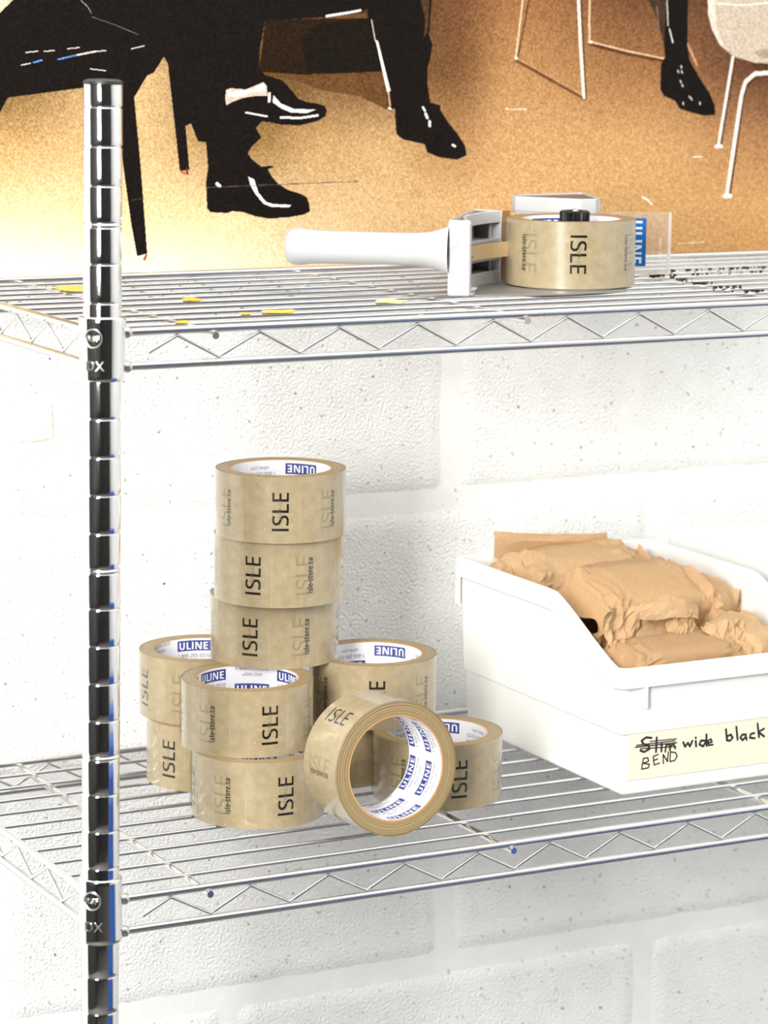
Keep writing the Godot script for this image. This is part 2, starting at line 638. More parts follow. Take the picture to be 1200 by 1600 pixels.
# the printed photograph of seated people's legs and chairs on a sand-coloured floor
func poster_print() -> Texture2D:
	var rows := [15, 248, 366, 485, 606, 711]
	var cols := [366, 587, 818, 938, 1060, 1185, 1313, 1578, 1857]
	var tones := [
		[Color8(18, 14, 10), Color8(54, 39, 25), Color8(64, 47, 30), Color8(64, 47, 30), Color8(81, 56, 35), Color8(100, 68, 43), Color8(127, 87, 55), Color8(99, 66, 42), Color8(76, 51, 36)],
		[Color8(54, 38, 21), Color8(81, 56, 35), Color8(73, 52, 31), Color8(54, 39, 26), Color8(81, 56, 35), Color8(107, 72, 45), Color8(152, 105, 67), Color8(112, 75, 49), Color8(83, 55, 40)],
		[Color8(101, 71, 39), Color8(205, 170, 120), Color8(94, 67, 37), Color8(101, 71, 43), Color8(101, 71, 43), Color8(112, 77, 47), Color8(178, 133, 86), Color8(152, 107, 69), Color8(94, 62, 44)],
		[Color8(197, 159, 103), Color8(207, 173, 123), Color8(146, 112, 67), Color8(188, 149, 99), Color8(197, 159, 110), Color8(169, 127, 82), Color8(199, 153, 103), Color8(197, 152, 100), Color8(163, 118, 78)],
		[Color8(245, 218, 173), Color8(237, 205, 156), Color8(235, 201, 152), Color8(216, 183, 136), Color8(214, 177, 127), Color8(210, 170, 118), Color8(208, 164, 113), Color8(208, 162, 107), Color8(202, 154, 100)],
		[Color8(254, 244, 230), Color8(253, 240, 220), Color8(250, 226, 192), Color8(243, 212, 169), Color8(220, 184, 134), Color8(214, 176, 125), Color8(210, 168, 116), Color8(206, 160, 105), Color8(200, 152, 96)],  # near-white left end: flash glow painted into the print's colours
	]
	var small := Image.create(128, 44, false, Image.FORMAT_RGB8)
	for y in 44:
		for x in 128:
			var px := x * 16.0 + 8.0
			var py := y * 15.8 + 8.0
			var i := 0
			var j := 0
			while i < cols.size() - 2 and px > cols[i + 1]:
				i += 1
			while j < 4 and py > rows[j + 1]:
				j += 1
			var a := smoothstep(0.0, 1.0, clampf((px - cols[i]) / (cols[i + 1] - cols[i]), 0, 1))
			var b := clampf((py - rows[j]) / (rows[j + 1] - rows[j]), 0, 1)
			small.set_pixel(x, y, tones[j][i].lerp(tones[j][i + 1], a).lerp(tones[j + 1][i].lerp(tones[j + 1][i + 1], a), b))
	small.resize(2048, 695, Image.INTERPOLATE_CUBIC)
	var im := small
	_pl(im, [818, 382, 832, 282, 1045, 270, 1073, 436, 1009, 409, 937, 398, 877, 377], Color8(100, 68, 38))
	_pl(im, [823, 368, 830, 324, 834, 285, 900, 281, 1032, 279, 1060, 368, 985, 371, 901, 373], Color8(40, 28, 17))
	_pl(im, [900, 313, 936, 288, 1035, 278, 1060, 366, 985, 369, 913, 368], Color8(28, 23, 18))
	_pl(im, [227, 41, 1127, 14, 1130, 226, 1008, 270, 942, 278, 834, 285, 824, 334, 824, 364, 836, 374, 865, 382, 883, 398, 896, 413, 913, 419, 931, 421, 945, 425, 950, 433, 947, 443, 931, 451, 901, 457, 865, 456, 842, 451, 828, 450, 818, 461, 828, 477, 812, 490, 804, 500, 804, 504, 812, 514, 828, 525, 848, 524, 852, 526, 840, 530, 848, 542, 861, 555, 878, 565, 902, 572, 913, 578, 918, 589, 919, 602, 908, 607, 878, 611, 842, 612, 819, 608, 795, 600, 774, 598, 766, 601, 736, 599, 729, 592, 727, 549, 731, 525, 729, 502, 727, 483, 713, 482, 700, 452, 690, 456, 697, 528, 680, 530, 659, 355, 652, 343, 634, 369, 622, 374, 599, 409, 610, 521, 621, 664, 603, 668, 593, 615, 572, 469, 566, 386, 510, 393, 381, 408, 346, 471, 218, 495], Color8(25, 21, 18))
	_pl(im, [1001, 17, 1164, 12, 1150, 226, 1146, 280, 1144, 307, 1151, 323, 1147, 345, 1142, 361, 1142, 388, 1148, 421, 1168, 426, 1168, 434, 1183, 454, 1203, 476, 1218, 496, 1221, 512, 1203, 519, 1184, 517, 1165, 514, 1144, 506, 1138, 492, 1115, 487, 1096, 483, 1083, 474, 1080, 442, 1080, 431, 1067, 431, 1058, 377, 1033, 313, 1026, 279], Color8(25, 21, 18))
	_pl(im, [1124, 237, 1145, 237, 1141, 301, 1134, 312, 1136, 280], Color8(78, 54, 34))
	_pl(im, [338, 300, 339, 215, 403, 245, 370, 275], Color8(228, 192, 165))
	_pl(im, [1041, 315, 1046, 317, 1071, 401, 1064, 403], Color8(250, 244, 235))
	_ln(im, [1033, 281, 1041, 318], 2, Color8(215, 195, 175))
	_ln(im, [1067, 404, 1070, 426], 4, Color8(190, 150, 120))
	_ln(im, [1068, 430, 1071, 431], 4, Color8(250, 244, 235))
	_ln(im, [948, 276, 990, 270, 1012, 266], 4, Color8(250, 244, 235))
	_pl(im, [763, 398, 771, 395, 800, 397, 832, 385, 838, 392, 839, 408, 818, 408, 795, 411, 774, 418, 764, 423, 762, 413], Color8(226, 190, 172))
	_pl(im, [765, 404, 783, 400, 812, 397, 832, 387, 836, 400, 812, 401, 785, 409, 768, 408], Color8(250, 244, 235))
	_pl(im, [850, 406, 865, 421, 889, 430, 930, 431, 913, 437, 883, 436, 865, 429, 849, 419], Color8(250, 244, 235))
	_ln(im, [799, 435, 839, 442], 3, Color8(250, 244, 235))
	_ln(im, [864, 444, 901, 445, 933, 441], 4, Color8(250, 244, 235))
	_ln(im, [843, 404, 842, 417], 5, Color8(250, 244, 235))
	_pl(im, [804, 541, 815, 546, 823, 568, 837, 584, 851, 588, 885, 590, 880, 594, 848, 593, 832, 587, 817, 570, 808, 556], Color8(250, 244, 235))
	_ln(im, [747, 552, 752, 556], 6, Color8(250, 244, 235))
	_ln(im, [727, 558, 830, 556, 1011, 553], 1, Color8(90, 80, 70))
	_ln(im, [593, 576, 616, 573], 1, Color8(80, 72, 60))
	_ln(im, [1134, 429, 1138, 435], 4, Color8(250, 244, 235))
	_ln(im, [1139, 440, 1143, 447], 5, Color8(250, 244, 235))
	_ln(im, [1147, 453, 1148, 461], 5, Color8(250, 244, 235))
	_ln(im, [1193, 494, 1198, 496], 4, Color8(250, 244, 235))
	_ln(im, [412, 337, 434, 335], 2, Color8(205, 200, 190))
	_ln(im, [443, 335, 462, 334], 2, Color8(205, 200, 190))
	_ln(im, [483, 331, 505, 329], 2, Color8(205, 200, 190))
	_ln(im, [404, 357, 421, 354], 2, Color8(205, 200, 190))
	_ln(im, [533, 335, 551, 334], 2, Color8(205, 200, 190))
	_ln(im, [594, 331, 618, 326], 2, Color8(205, 200, 190))
	_ln(im, [522, 363, 550, 366], 2, Color8(205, 200, 190))
	_ln(im, [425, 353, 440, 349], 3, Color8(90, 130, 200))
	_ln(im, [467, 348, 500, 341], 3, Color8(90, 130, 200))
	_ln(im, [500, 341, 533, 335], 3, Color8(215, 205, 190))
	_ln(im, [507, 254, 519, 264, 526, 275], 1, Color8(170, 165, 155))
	_ln(im, [526, 280, 567, 293, 607, 308], 1, Color8(110, 104, 96))
	_ln(im, [683, 531, 690, 534], 5, Color8(170, 110, 80))
	_ln(im, [692, 525, 694, 535], 3, Color8(90, 40, 20))
	_ln(im, [619, 667, 616, 674], 4, Color8(140, 70, 40))
	_ln(im, [1341, 246, 1320, 345], 3, Color8(92, 58, 36))
	_ln(im, [1336, 180, 1316, 345], 3, Color8(235, 205, 165))
	_ln(im, [1318, 349, 1387, 382, 1459, 416], 7, Color8(110, 72, 46))
	_ln(im, [1320, 347, 1390, 380, 1456, 412], 2, Color8(196, 150, 105))
	_ln(im, [1441, 179, 1461, 414], 3, Color8(92, 58, 36))
	_ln(im, [1434, 157, 1447, 322, 1456, 412], 6, Color8(252, 242, 220))
	_ln(im, [1316, 345, 1318, 346], 5, Color8(250, 240, 220))
	_ln(im, [1457, 412, 1457, 415], 5, Color8(250, 240, 220))
	_ln(im, [1462, 156, 1465, 318], 4, Color8(225, 190, 150))
	_ln(im, [1467, 321, 1544, 338, 1622, 350], 6, Color8(92, 58, 36))
	_ln(im, [1467, 317, 1544, 333, 1621, 346], 3, Color8(226, 190, 150))
	_ln(im, [1467, 317, 1469, 318], 5, Color8(250, 235, 210))
	_ln(im, [1671, 320, 1684, 342, 1693, 358], 4, Color8(205, 160, 125))
	_pl(im, [1541, 1, 1628, -2, 1652, 322, 1626, 351, 1618, 311, 1599, 266, 1579, 232], Color8(70, 52, 40))
	_pl(im, [1601, -1, 1675, -3, 1670, 243, 1671, 322, 1677, 350, 1688, 365, 1702, 384, 1721, 407, 1734, 430, 1735, 447, 1711, 448, 1683, 442, 1658, 435, 1648, 421, 1624, 412, 1616, 401, 1616, 356, 1625, 344, 1622, 311, 1623, 254], Color8(25, 21, 18))
	_ln(im, [1625, 243, 1629, 288], 3, Color8(190, 180, 170))
	_ln(im, [1632, 294, 1640, 318], 3, Color8(225, 215, 205))
	_ln(im, [1604, 255, 1610, 297], 3, Color8(120, 100, 84))
	_ln(im, [1652, 367, 1654, 371], 3, Color8(225, 205, 195))
	_ln(im, [1660, 368, 1662, 372], 3, Color8(225, 205, 195))
	_ln(im, [1658, 385, 1660, 389], 3, Color8(225, 205, 195))
	_ln(im, [1662, 392, 1664, 396], 3, Color8(225, 205, 195))
	_ln(im, [1678, 413, 1680, 416], 3, Color8(225, 205, 195))
	_ln(im, [1682, 416, 1684, 420], 3, Color8(225, 205, 195))
	_ln(im, [1665, 424, 1666, 428], 3, Color8(225, 205, 195))
	_ln(im, [1701, 424, 1702, 428], 3, Color8(225, 205, 195))
	_ln(im, [1659, 359, 1660, 363], 3, Color8(225, 205, 195))
	_pl(im, [1791, 342, 1889, 342, 1891, 374, 1827, 370], Color8(84, 54, 38))
	_pl(im, [1704, -4, 1713, 265, 1722, 293, 1741, 322, 1770, 342, 1819, 354, 1904, 356, 1889, -10], Color8(202, 184, 164))
	_pl(im, [1704, -4, 1713, 265, 1722, 293, 1741, 322, 1751, 328, 1733, 293, 1728, 253, 1719, -5], Color8(226, 214, 198))
	_ln(im, [1732, 248, 1787, 251, 1843, 246], 3, Color8(240, 232, 220))
	_pl(im, [1816, 333, 1867, 326, 1868, 344, 1833, 347], Color8(170, 150, 125))
	_ln(im, [1773, 347, 1746, 503], 10, Color8(92, 58, 36))
	_ln(im, [1770, 344, 1744, 503], 6, Color8(248, 238, 224))
	_ln(im, [1739, 504, 1751, 504], 7, Color8(248, 238, 224))
	_ln(im, [1884, 373, 1823, 377, 1804, 390, 1793, 413, 1769, 591], 12, Color8(92, 58, 36))
	_ln(im, [1884, 371, 1820, 373, 1799, 388, 1791, 413, 1766, 591], 8, Color8(248, 238, 224))
	_ln(im, [1761, 594, 1774, 594], 8, Color8(248, 240, 228))
	_ln(im, [1297, 433, 1340, 434], 1, Color8(250, 244, 235))
	_ln(im, [1690, 522, 1710, 522], 1, Color8(250, 244, 235))
	_ln(im, [1583, 592, 1595, 597, 1605, 606], 3, Color8(250, 244, 235))
	_ln(im, [1664, 678, 1719, 676], 1, Color8(250, 240, 225))
	var f := FastNoiseLite.new()
	f.seed = 77
	f.noise_type = FastNoiseLite.TYPE_VALUE
	f.frequency = 0.45
	f.fractal_octaves = 2
	var grain := f.get_image(2048, 695).get_data()
	var data := im.get_data()
	for p in data.size() / 3:
		var n: int = grain[p] - 128
		for k in 3:
			var c: int = data[p * 3 + k]
			data[p * 3 + k] = clampi(c + n * c * (290 - c) / 72000, 0, 255)
	return tex(Image.create_from_data(2048, 695, false, Image.FORMAT_RGB8, data))


# ---------------------------------------------------------------- the rack
# lean of the posts: the rack stands a little out of true
func lean() -> Basis:
	var y := Vector3(0.01442, 1.0, -0.00921).normalized()
	var z := Vector3.RIGHT.cross(y).normalized()
	return Basis(y.cross(z), y, z)


func post_mesh() -> ArrayMesh:
	var r := 0.0127
	var top := 0.5236
	var p := [Vector2(0, top), Vector2(r - 0.0015, top), Vector2(r, top - 0.0012)]
	var n := 0
	while true:
		var y := (20 - n) * 0.0254
		n += 1
		if y > top - 0.01:
			continue
		if y < FLOOR + 0.03:
			break
		p.append(Vector2(r, y + 0.0060))
		for dy in ([0.0014, -0.0014] if n - 1 in [3, 12, 17] else [0.0]):
			p.append_array([Vector2(r, y + dy + 0.0011), Vector2(r - 0.0007, y + dy + 0.0004), Vector2(r - 0.0007, y + dy - 0.0004), Vector2(r, y + dy - 0.0011)])
	p.append_array([Vector2(r, FLOOR + 0.002), Vector2(0, FLOOR + 0.002)])
	var s := Shape.new()
	s.lathe(p, 64)
	return s.mesh(50)


func collar(rack: Node3D, parent: Node, y0: float, y1: float, r0: float, r1: float, marks: bool) -> MeshInstance3D:
	var s := Shape.new()
	s.lathe([Vector2(0.0128, y1 - 0.002), Vector2(0.0128, y1), Vector2(r1 - 0.001, y1), Vector2(r1, y1 - 0.001), Vector2(r1 - 0.0002, y1 - 0.0035),
		Vector2(r0, y0 + 0.0035), Vector2(r0 + 0.0002, y0 + 0.001), Vector2(r0 - 0.0008, y0), Vector2(0.0128, y0)], 64)
	var c := obj("collar", s.mesh(50), M.chrome, parent)
	if not marks:
		return c
	var mid := (r0 + r1) / 2.0
	var e := Shape.new()      # raised ring round the certification letters
	var ring := []
	for i in 41:
		var a := TAU * i / 40.0
		ring.append(round_at(deg_to_rad(-45) + sin(a) * 0.0060 / mid, y1 - 0.0138 + cos(a) * 0.0060, mid + 0.0003))
	e.rod(ring, 0.0006, 6, false)
	raised(e, "NSF", true, -45.0, y1 - 0.0138, 0.0036, 0.0085, mid)
	obj("emblem", e.mesh(30), M.weld, c)
	var d := Shape.new()
	raised(d, "DX", false, -40.0, y1 - 0.0318, 0.0062, 0.0125, mid)
	obj("lettering", d.mesh(30), M.weld, c)
	return c


func round_at(a: float, y: float, r: float) -> Vector3:
	return Vector3(r * sin(a), y, r * cos(a))


# letters that stand out of a round surface
func raised(s: Shape, text: String, bold: bool, azimuth: float, y: float, high: float, wide: float, r: float) -> void:
	var g := glyphs(text, bold)
	var k := wide / _reach(g).size.x
	for i in range(0, g.size(), 3):
		var id := []
		for lift in [0.0, 0.0008]:
			for j in 3:
				var q := g[i + j]
				id.append(s.at(round_at(deg_to_rad(azimuth) + q.x * k / r, y + q.y * high, r + lift)))
		s.tri(id[3], id[4], id[5])
		for j in 3:
			var n := (j + 1) % 3
			s.quad(id[j], id[n], id[3 + n], id[3 + j])


func zigzag(a: Vector3, dir: Vector3, long: float, y_top: float, y_low: float, first: float, lead: float) -> ArrayMesh:
	var pitch := 0.06053
	var path := [a + dir * (first - pitch / 2 * lead) + Vector3(0, lerpf(y_top, y_low, lead), 0)]
	var x := first
	var up := true
	while x < long - 0.02:
		for d in [-0.0032, 0.0, 0.0032]:
			var y := y_top if up else y_low
			path.append(a + dir * (x + d) + Vector3(0, y + (0.0 if d == 0.0 else (-0.0016 if up else 0.0016)), 0))
		up = not up
		x += pitch / 2
	var s := Shape.new()
	s.rod(path, 0.0012, 8)
	return s.mesh(60)


func rods(paths: Array, r: float, n := 10) -> ArrayMesh:
	var s := Shape.new()
	for p in paths:
		s.rod(p, r, n)
	return s.mesh(60)


func make_shelf(rack: Node3D, y: float, off: Vector3, first: float) -> void:
	var dr := 0.0228
	var o := Vector3(off.x, y, off.z)
	var f0 := o
	var b0 := o + Vector3(0, 0, -DEPTH)
	var ex := Vector3(LONG, 0, 0)
	var g := 0.0145
	var s := Shape.new()
	for dy in [0.0, -dr]:
		var u := Vector3(0, dy, 0)
		s.rod([f0 + u + Vector3(g, 0, 0), f0 + u + ex - Vector3(g, 0, 0)], 0.0027, 14)
		s.rod([b0 + u + Vector3(g, 0, 0), b0 + u + ex - Vector3(g, 0, 0)], 0.0027, 14)
		s.rod([f0 + u - Vector3(0, 0, g), b0 + u + Vector3(0, 0, g)], 0.0027, 14)
		s.rod([f0 + ex + u - Vector3(0, 0, g), b0 + ex + u + Vector3(0, 0, g)], 0.0027, 14)
	var frame := obj("shelf", s.mesh(60), M.wire, rack)
	for k in [f0, f0 + Vector3(0, -dr, 0)]:      # weld beads where the rails meet the corner sleeve
		var w := Shape.new()
		w.lathe([Vector2(0, 0.0042), Vector2(0.0028, 0.003), Vector2(0.0041, 0), Vector2(0.0028, -0.003), Vector2(0, -0.0042)], 16, k + Vector3(0.0172, 0, 0.0004))
		obj("weld", w.mesh(80), M.weld, frame)
	var top := -0.0036
	var low := -dr + 0.0036
	obj("truss", zigzag(f0, Vector3.RIGHT, LONG, top, low, first, 0.68), M.wire, frame)
	obj("truss", zigzag(b0, Vector3.RIGHT, LONG, top, low, 0.0435, 0.68), M.wire, frame)
	obj("truss", zigzag(f0, Vector3.FORWARD, DEPTH, top, low, 0.040, 0.68), M.wire, frame)
	obj("truss", zigzag(f0 + ex, Vector3.FORWARD, DEPTH, top, low, 0.040, 0.68), M.wire, frame)
	for k in range(1, 11):
		var z := -WIRE * k
		var bend := rng.randf_range(-0.0004, 0.0004)
		obj("wire", rods([[o + Vector3(-0.003, -0.0006, z), o + Vector3(LONG * 0.5, -0.0006 + bend, z + bend), o + Vector3(LONG + 0.003, -0.0006, z)]], 0.00145), M.wire, frame)
	for i in 4:
		var x := 0.0802 + 0.2415 * i
		var bar := obj("cross_bar", rods([[o + Vector3(x, -0.0046, 0.0034), o + Vector3(x, -0.0046, -DEPTH)]], 0.0025, 12), M.wire, frame)


func make_rack() -> void:
	var rack := thing("wire_shelf_rack", "chrome wire shelf rack with a grooved round post and zigzag rails", "shelf")
	var b := lean()
	var pm := post_mesh()
	var foot := Shape.new()
	foot.lathe([Vector2(0, FLOOR + 0.012), Vector2(0.0127, FLOOR + 0.012), Vector2(0.0165, FLOOR + 0.004), Vector2(0.0165, FLOOR), Vector2(0, FLOOR)], 32)
	var cap := Shape.new()
	cap.lathe([Vector2(0, 0.5262), Vector2(0.010, 0.5258), Vector2(0.0128, 0.5246), Vector2(0.0130, 0.5228), Vector2(0, 0.5228)], 40)
	for c in [Vector3(0, 0, 0), Vector3(0, 0, -DEPTH), Vector3(LONG, 0, 0), Vector3(LONG, 0, -DEPTH)]:
		var p := obj("post", pm, M.chrome, rack)
		p.transform = Transform3D(b, c)
		obj("foot", foot.mesh(40), M.cap, p)
		obj("post_cap", cap.mesh(40), M.cap, p)
		for k in [[0.3300, 0.3722, 0.0147, 0.0158], [-0.0524, -0.0076, 0.0149, 0.0147]]:
			var q := collar(rack, rack, k[0], k[1], k[2], k[3], c == Vector3.ZERO)
			q.transform = Transform3D(b, c)
	make_shelf(rack, LOW, Vector3(-0.0004, 0, 0.0002), 0.05153)
	make_shelf(rack, HIGH, Vector3(0.0052, 0, -0.0033), 0.05343)


# ---------------------------------------------------------------- tape rolls
# a roll standing on its rim's face at the origin; up says whether the print of its core reads upright
func make_roll(label: String, up: bool, where: Vector3) -> Node3D:
	var t := thing("tape_roll", label, "tape roll", where, "rolls of printed packing tape")
	var m := ArrayMesh.new()
	var s := Shape.new()
	s.grid(72, 1, func(a, b): return Vector3(ROLL_R * sin(a * TAU), ROLL_H * (1 - b), ROLL_R * cos(a * TAU)))
	s.mesh(60, m)
	m.surface_set_material(0, M.tape)
	var e := Shape.new()
	for k in [0, 1]:
		var n := 10
		e.grid(72, n, func(a, b):
			var r := lerpf(ROLL_R, 0.0397, b)
			var i := int(round(b * n))
			var y := (0.00018 if i % 2 else -0.00004) - (0.0004 if i == 0 else 0.0)
			return Vector3(r * sin(a * TAU), ROLL_H + y if k == 0 else -y, r * cos(a * TAU)), k == 1)
	e.mesh(20, m)
	m.surface_set_material(1, M.edge)
	obj("tape_winding", m, null, t)
	var c := Shape.new()
	c.lathe([Vector2(0.0381, ROLL_H - 0.0006), Vector2(0.0384, ROLL_H - 0.0001), Vector2(0.0395, ROLL_H - 0.0001), Vector2(0.0397, ROLL_H - 0.0006), Vector2(0.0397, 0.0006), Vector2(0.0395, 0.0001), Vector2(0.0384, 0.0001), Vector2(0.0381, 0.0006)], 72)
	var core := obj("core", c.mesh(30), M.card, t)
	core.set_meta("label", "brown cardboard core")
	var l := Shape.new()
	l.grid(72, 1, func(a, b): return Vector3(0.0381 * sin(a * TAU), 0.0006 + (ROLL_H - 0.0012) * (1 - b), 0.0381 * cos(a * TAU)), true)
	for i in l.uv.size():
		l.uv[i] = Vector2(1.0 - l.uv[i].x, l.uv[i].y) if up else Vector2(l.uv[i].x, 1.0 - l.uv[i].y)
	var lining := obj("core_lining", l.mesh(60), M.core, core)
	lining.set_meta("label", "white printed lining of the core")
	# the loose end of the tape, lifted a little off the winding
	var f := Shape.new()
	f.grid(10, 6, func(a, b):
		var q: float = TAU * (0.985 + a * 0.05)
		var r: float = ROLL_R + 0.0002 + 0.0011 * a * a + 0.0003 * sin(b * 14.0 + a * 5.0) * a
		return Vector3(r * sin(q), 0.0008 + (ROLL_H - 0.0016) * b, r * cos(q)))
	obj("tape_end", f.mesh(60), M.film, t)
	return t


# turns a roll so that a black word stands phi degrees to the right of the side that faces the lens
func face(t: Node3D, phi: float) -> void:
	var az := atan2(CAM.x - t.position.x, CAM.z - t.position.z)
	t.rotation.y = az + deg_to_rad(phi) - TAU * 2.5 / 7.0


func make_rolls() -> void:
	var y := LOW + 0.001
	var g := "in the centre stack"
	for k in [
		[0.1898, 0, -0.1545, 24.5, true, "front bottom brown tape roll, resting on the wires beside the leaning roll"],
		[0.1885, 1, -0.1714, 20, true, "front brown tape roll on the second layer, white core reading ULINE upright"],
		[0.1983, 0, -0.2618, -40, true, "brown tape roll on the wires at the pile's back left, bottom layer"],
		[0.1980, 1, -0.2754, -66, true, "second-layer brown tape roll nearest the chrome post, core showing a phone number"],
		[0.2900, 0, -0.2300, 60, false, "shadowed brown tape roll beneath the back right one, seen through the leaning roll"],
		[0.3125, 1, -0.2052, 4, false, "brown tape roll at the back right, second layer, behind the leaning roll"],
		[0.3355, 0, -0.1400, 20, false, "brown tape roll lying flat at the pile's far right, beside the white bin"],
		[0.2385, 2, -0.2293, -22, true, "lowest of the three brown tape rolls stacked in the tall tower"],
		[0.2357, 3, -0.2160, -23, true, "middle brown tape roll of the tall tower, with a crinkled edge on its right"],
		[0.2348, 4, -0.2114, 0, false, "topmost brown tape roll of the tall tower, its open white core showing"],
	]:
		var t := make_roll(k[5], k[4], Vector3(k[0], y + k[1] * ROLL_H, k[2]))
		face(t, k[3])
	# the roll that stands on its rim and leans back on the others
	var az := deg_to_rad(0.976)
	var el := deg_to_rad(3.45)
	var up := Vector3(sin(az) * cos(el), sin(el), cos(az) * cos(el))
	var side := Vector3.UP.cross(up).normalized()
	var b := Basis(side, up, side.cross(up)) * Basis(Vector3.UP, deg_to_rad(-268))
	var t := make_roll("brown tape roll standing on its rim against the pile, hole towards the viewer", false, Vector3(0.24804, 0.0285, -0.04234) - up * ROLL_H)
	t.basis = b
	# the roll in the tape gun
	var r := make_roll("brown tape roll mounted in the white tape gun on the upper shelf", true, Vector3(0.4565, HIGH + 0.0036, -0.1580))
	var toward := atan2(CAM.x - r.position.x, CAM.z - r.position.z)
	r.basis = Basis(Vector3.UP, toward + deg_to_rad(7) - PI + TAU * 2.5 / 7.0) * Basis(Vector3.RIGHT, PI)
	r.position.y += ROLL_H
	var s := Shape.new()      # the strand of tape that runs from the roll round the roller
	var path := [Vector2(-0.0475, 0.012), Vector2(-0.0400, -0.045), Vector2(-0.0240, -0.090), Vector2(-0.0120, -0.100), Vector2(0.0, -0.094)]
	s.grid(16, 2, func(a, b):
		var k: float = a * 3.999
		var i := int(k)
		var q: Vector2 = path[i].lerp(path[i + 1], k - i)
		return Vector3(q.x, 0.001 + 0.0485 * b, q.y))
	var strand := obj("tape_strand", s.mesh(60), M.strand, r)
	strand.transform = r.transform.affine_inverse() * Transform3D(Basis(), Vector3(0.4565, HIGH + 0.0036, -0.1580))


# ---------------------------------------------------------------- the tape gun
func part(called: String, s: Shape, m: Material, root: Node3D, crease := 40.0, parent: Node = null) -> MeshInstance3D:
	var o := obj(called, s.mesh(crease), m, parent if parent else root)
	if not parent:
		o.position = -root.position
	return o


func make_gun() -> void:
	var y := HIGH + 0.0012
	var t := thing("tape_gun", "white handled packing tape gun lying on its side on the upper shelf", "tape gun", Vector3(0.42, y, -0.16))
	# grip
	var s := Shape.new()
	var a0 := Vector3(0.2320, y + 0.0345, -0.1970)
	var a1 := Vector3(0.3290, y + 0.0345, -0.1215)
	var d := (a1 - a0).normalized()
	var sx := d.cross(Vector3.UP).normalized()
	var sy := sx.cross(d)
	var prof := [Vector2(0, 0), Vector2(0.0001, 0.0080), Vector2(0.0012, 0.0112), Vector2(0.0040, 0.0131), Vector2(0.0075, 0.0139), Vector2(0.0115, 0.0139), Vector2(0.0165, 0.0131), Vector2(0.023, 0.0126), Vector2(0.036, 0.0123), Vector2(0.06, 0.0122), Vector2(0.085, 0.0121), Vector2(0.099, 0.0124), Vector2(0.108, 0.0131), Vector2(0.115, 0.0147), Vector2(0.1235, 0.0180)]
	s.grid(48, prof.size() - 1, func(a, b):
		var q: Vector2 = prof[int(round(b * (prof.size() - 1)))]
		var squash := lerpf(1.0, 0.62, smoothstep(0.100, 0.123, q.x))
		return a0 + d * q.x + (sx * sin(a * TAU) * squash + sy * cos(a * TAU)) * q.y)
	part("handle", s, M.gun, t, 60)
	# bracket: an upright block with four curved ribs behind it
	var A := Vector2(0.3275, -0.1190)
	var E := Vector2(0.3400, -0.1090)
	var B := Vector2(0.4030, -0.2180)
	var C := Vector2(0.4160, -0.1940)
	var arc := PackedVector2Array()
	for i in 13:
		arc.append(C.bezier_interpolate(C.lerp(Vector2(0.3600, -0.1720), 0.66), E.lerp(Vector2(0.3600, -0.1720), 0.66), E, i / 12.0))
	var plan := PackedVector2Array([A, B])
	plan.append_array(arc)
	var f := Shape.new()
	f.slab(plan, y + 0.001, y + 0.0105, 0.0006)
	f.slab(plan, y + 0.0190, y + 0.0215, 0.0004)
	f.slab(plan, y + 0.0330, y + 0.0355, 0.0004)
	var n := (E - A).normalized()
	var along := (B - A).normalized()
	f.slab(PackedVector2Array([A, B, B + n * 0.003, A + n * 0.003]), y + 0.001, y + 0.0560, 0.0004)      # back wall
	for k in [[0.0480, 0.0570]]:      # rim round the hollow top
		var inner := Shape.inset(plan, 0.0019)
		var cnt := plan.size()
		var loops := [[plan, k[0]], [plan, k[1] - 0.0006], [Shape.inset(plan, 0.0006), k[1]], [inner, k[1]], [inner, k[0]], [plan, k[0]]]
		f.grid(cnt, 5, func(a, b):
			var w: Array = loops[int(round(b * 5))]
			var q: Vector2 = w[0][int(round(a * cnt)) % cnt]
			return Vector3(q.x, y + w[1], q.y), true)
	var fore := (E - C).normalized()
	f.slab(PackedVector2Array([B, C, C + fore * 0.0022, B + fore * 0.0022]), y + 0.001, y + 0.0560, 0.0004)      # rear wall
	var w0 := C.lerp(B, 0.34)
	f.slab(PackedVector2Array([w0, w0.lerp(C, 0.12), w0.lerp(C, 0.12) + fore * 0.011, w0 + fore * 0.011]), y + 0.001, y + 0.0190, 0.0003)
	f.slab(PackedVector2Array([w0, w0.lerp(C, 0.12), w0.lerp(C, 0.12) + fore * 0.011, w0 + fore * 0.011]), y + 0.0340, y + 0.0530, 0.0003)
	part("bracket", f, M.gun, t, 35)
	var block := Shape.new()
	var bx := Basis(Vector3(n.x, 0, n.y), Vector3.UP, Vector3(n.x, 0, n.y).cross(Vector3.UP))
	var mid := (A + E) / 2.0 + along * 0.0035
	block.box(Vector3(0.0170, 0.0560, 0.0095), 0.0022, Transform3D(bx, Vector3(mid.x, y + 0.0285, mid.y)))
	var blk := part("front_block", block, M.gun, t, 50)
	var ridge := Shape.new()      # raised outline of the finger hollow on the front block
	var q0 := Vector3(A.x, y, A.y) - Vector3(along.x, 0, along.y) * 0.0012
	var nn := Vector3(n.x, 0, n.y)
	ridge.rod([q0 + nn * 0.0085 + Vector3(0, 0.0415, 0), q0 + nn * 0.0025 + Vector3(0, 0.0355, 0), q0 + nn * 0.0018 + Vector3(0, 0.0340, 0), q0 + nn * 0.0018 + Vector3(0, 0.0165, 0), q0 + nn * 0.0025 + Vector3(0, 0.0150, 0), q0 + nn * 0.0085 + Vector3(0, 0.0100, 0)], 0.0007, 8)
	part("finger_ridge", ridge, M.gun, t, 50)
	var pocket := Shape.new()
	pocket.slab(Shape.inset(plan, 0.0015), y + 0.0470, y + 0.0558, 0.0)
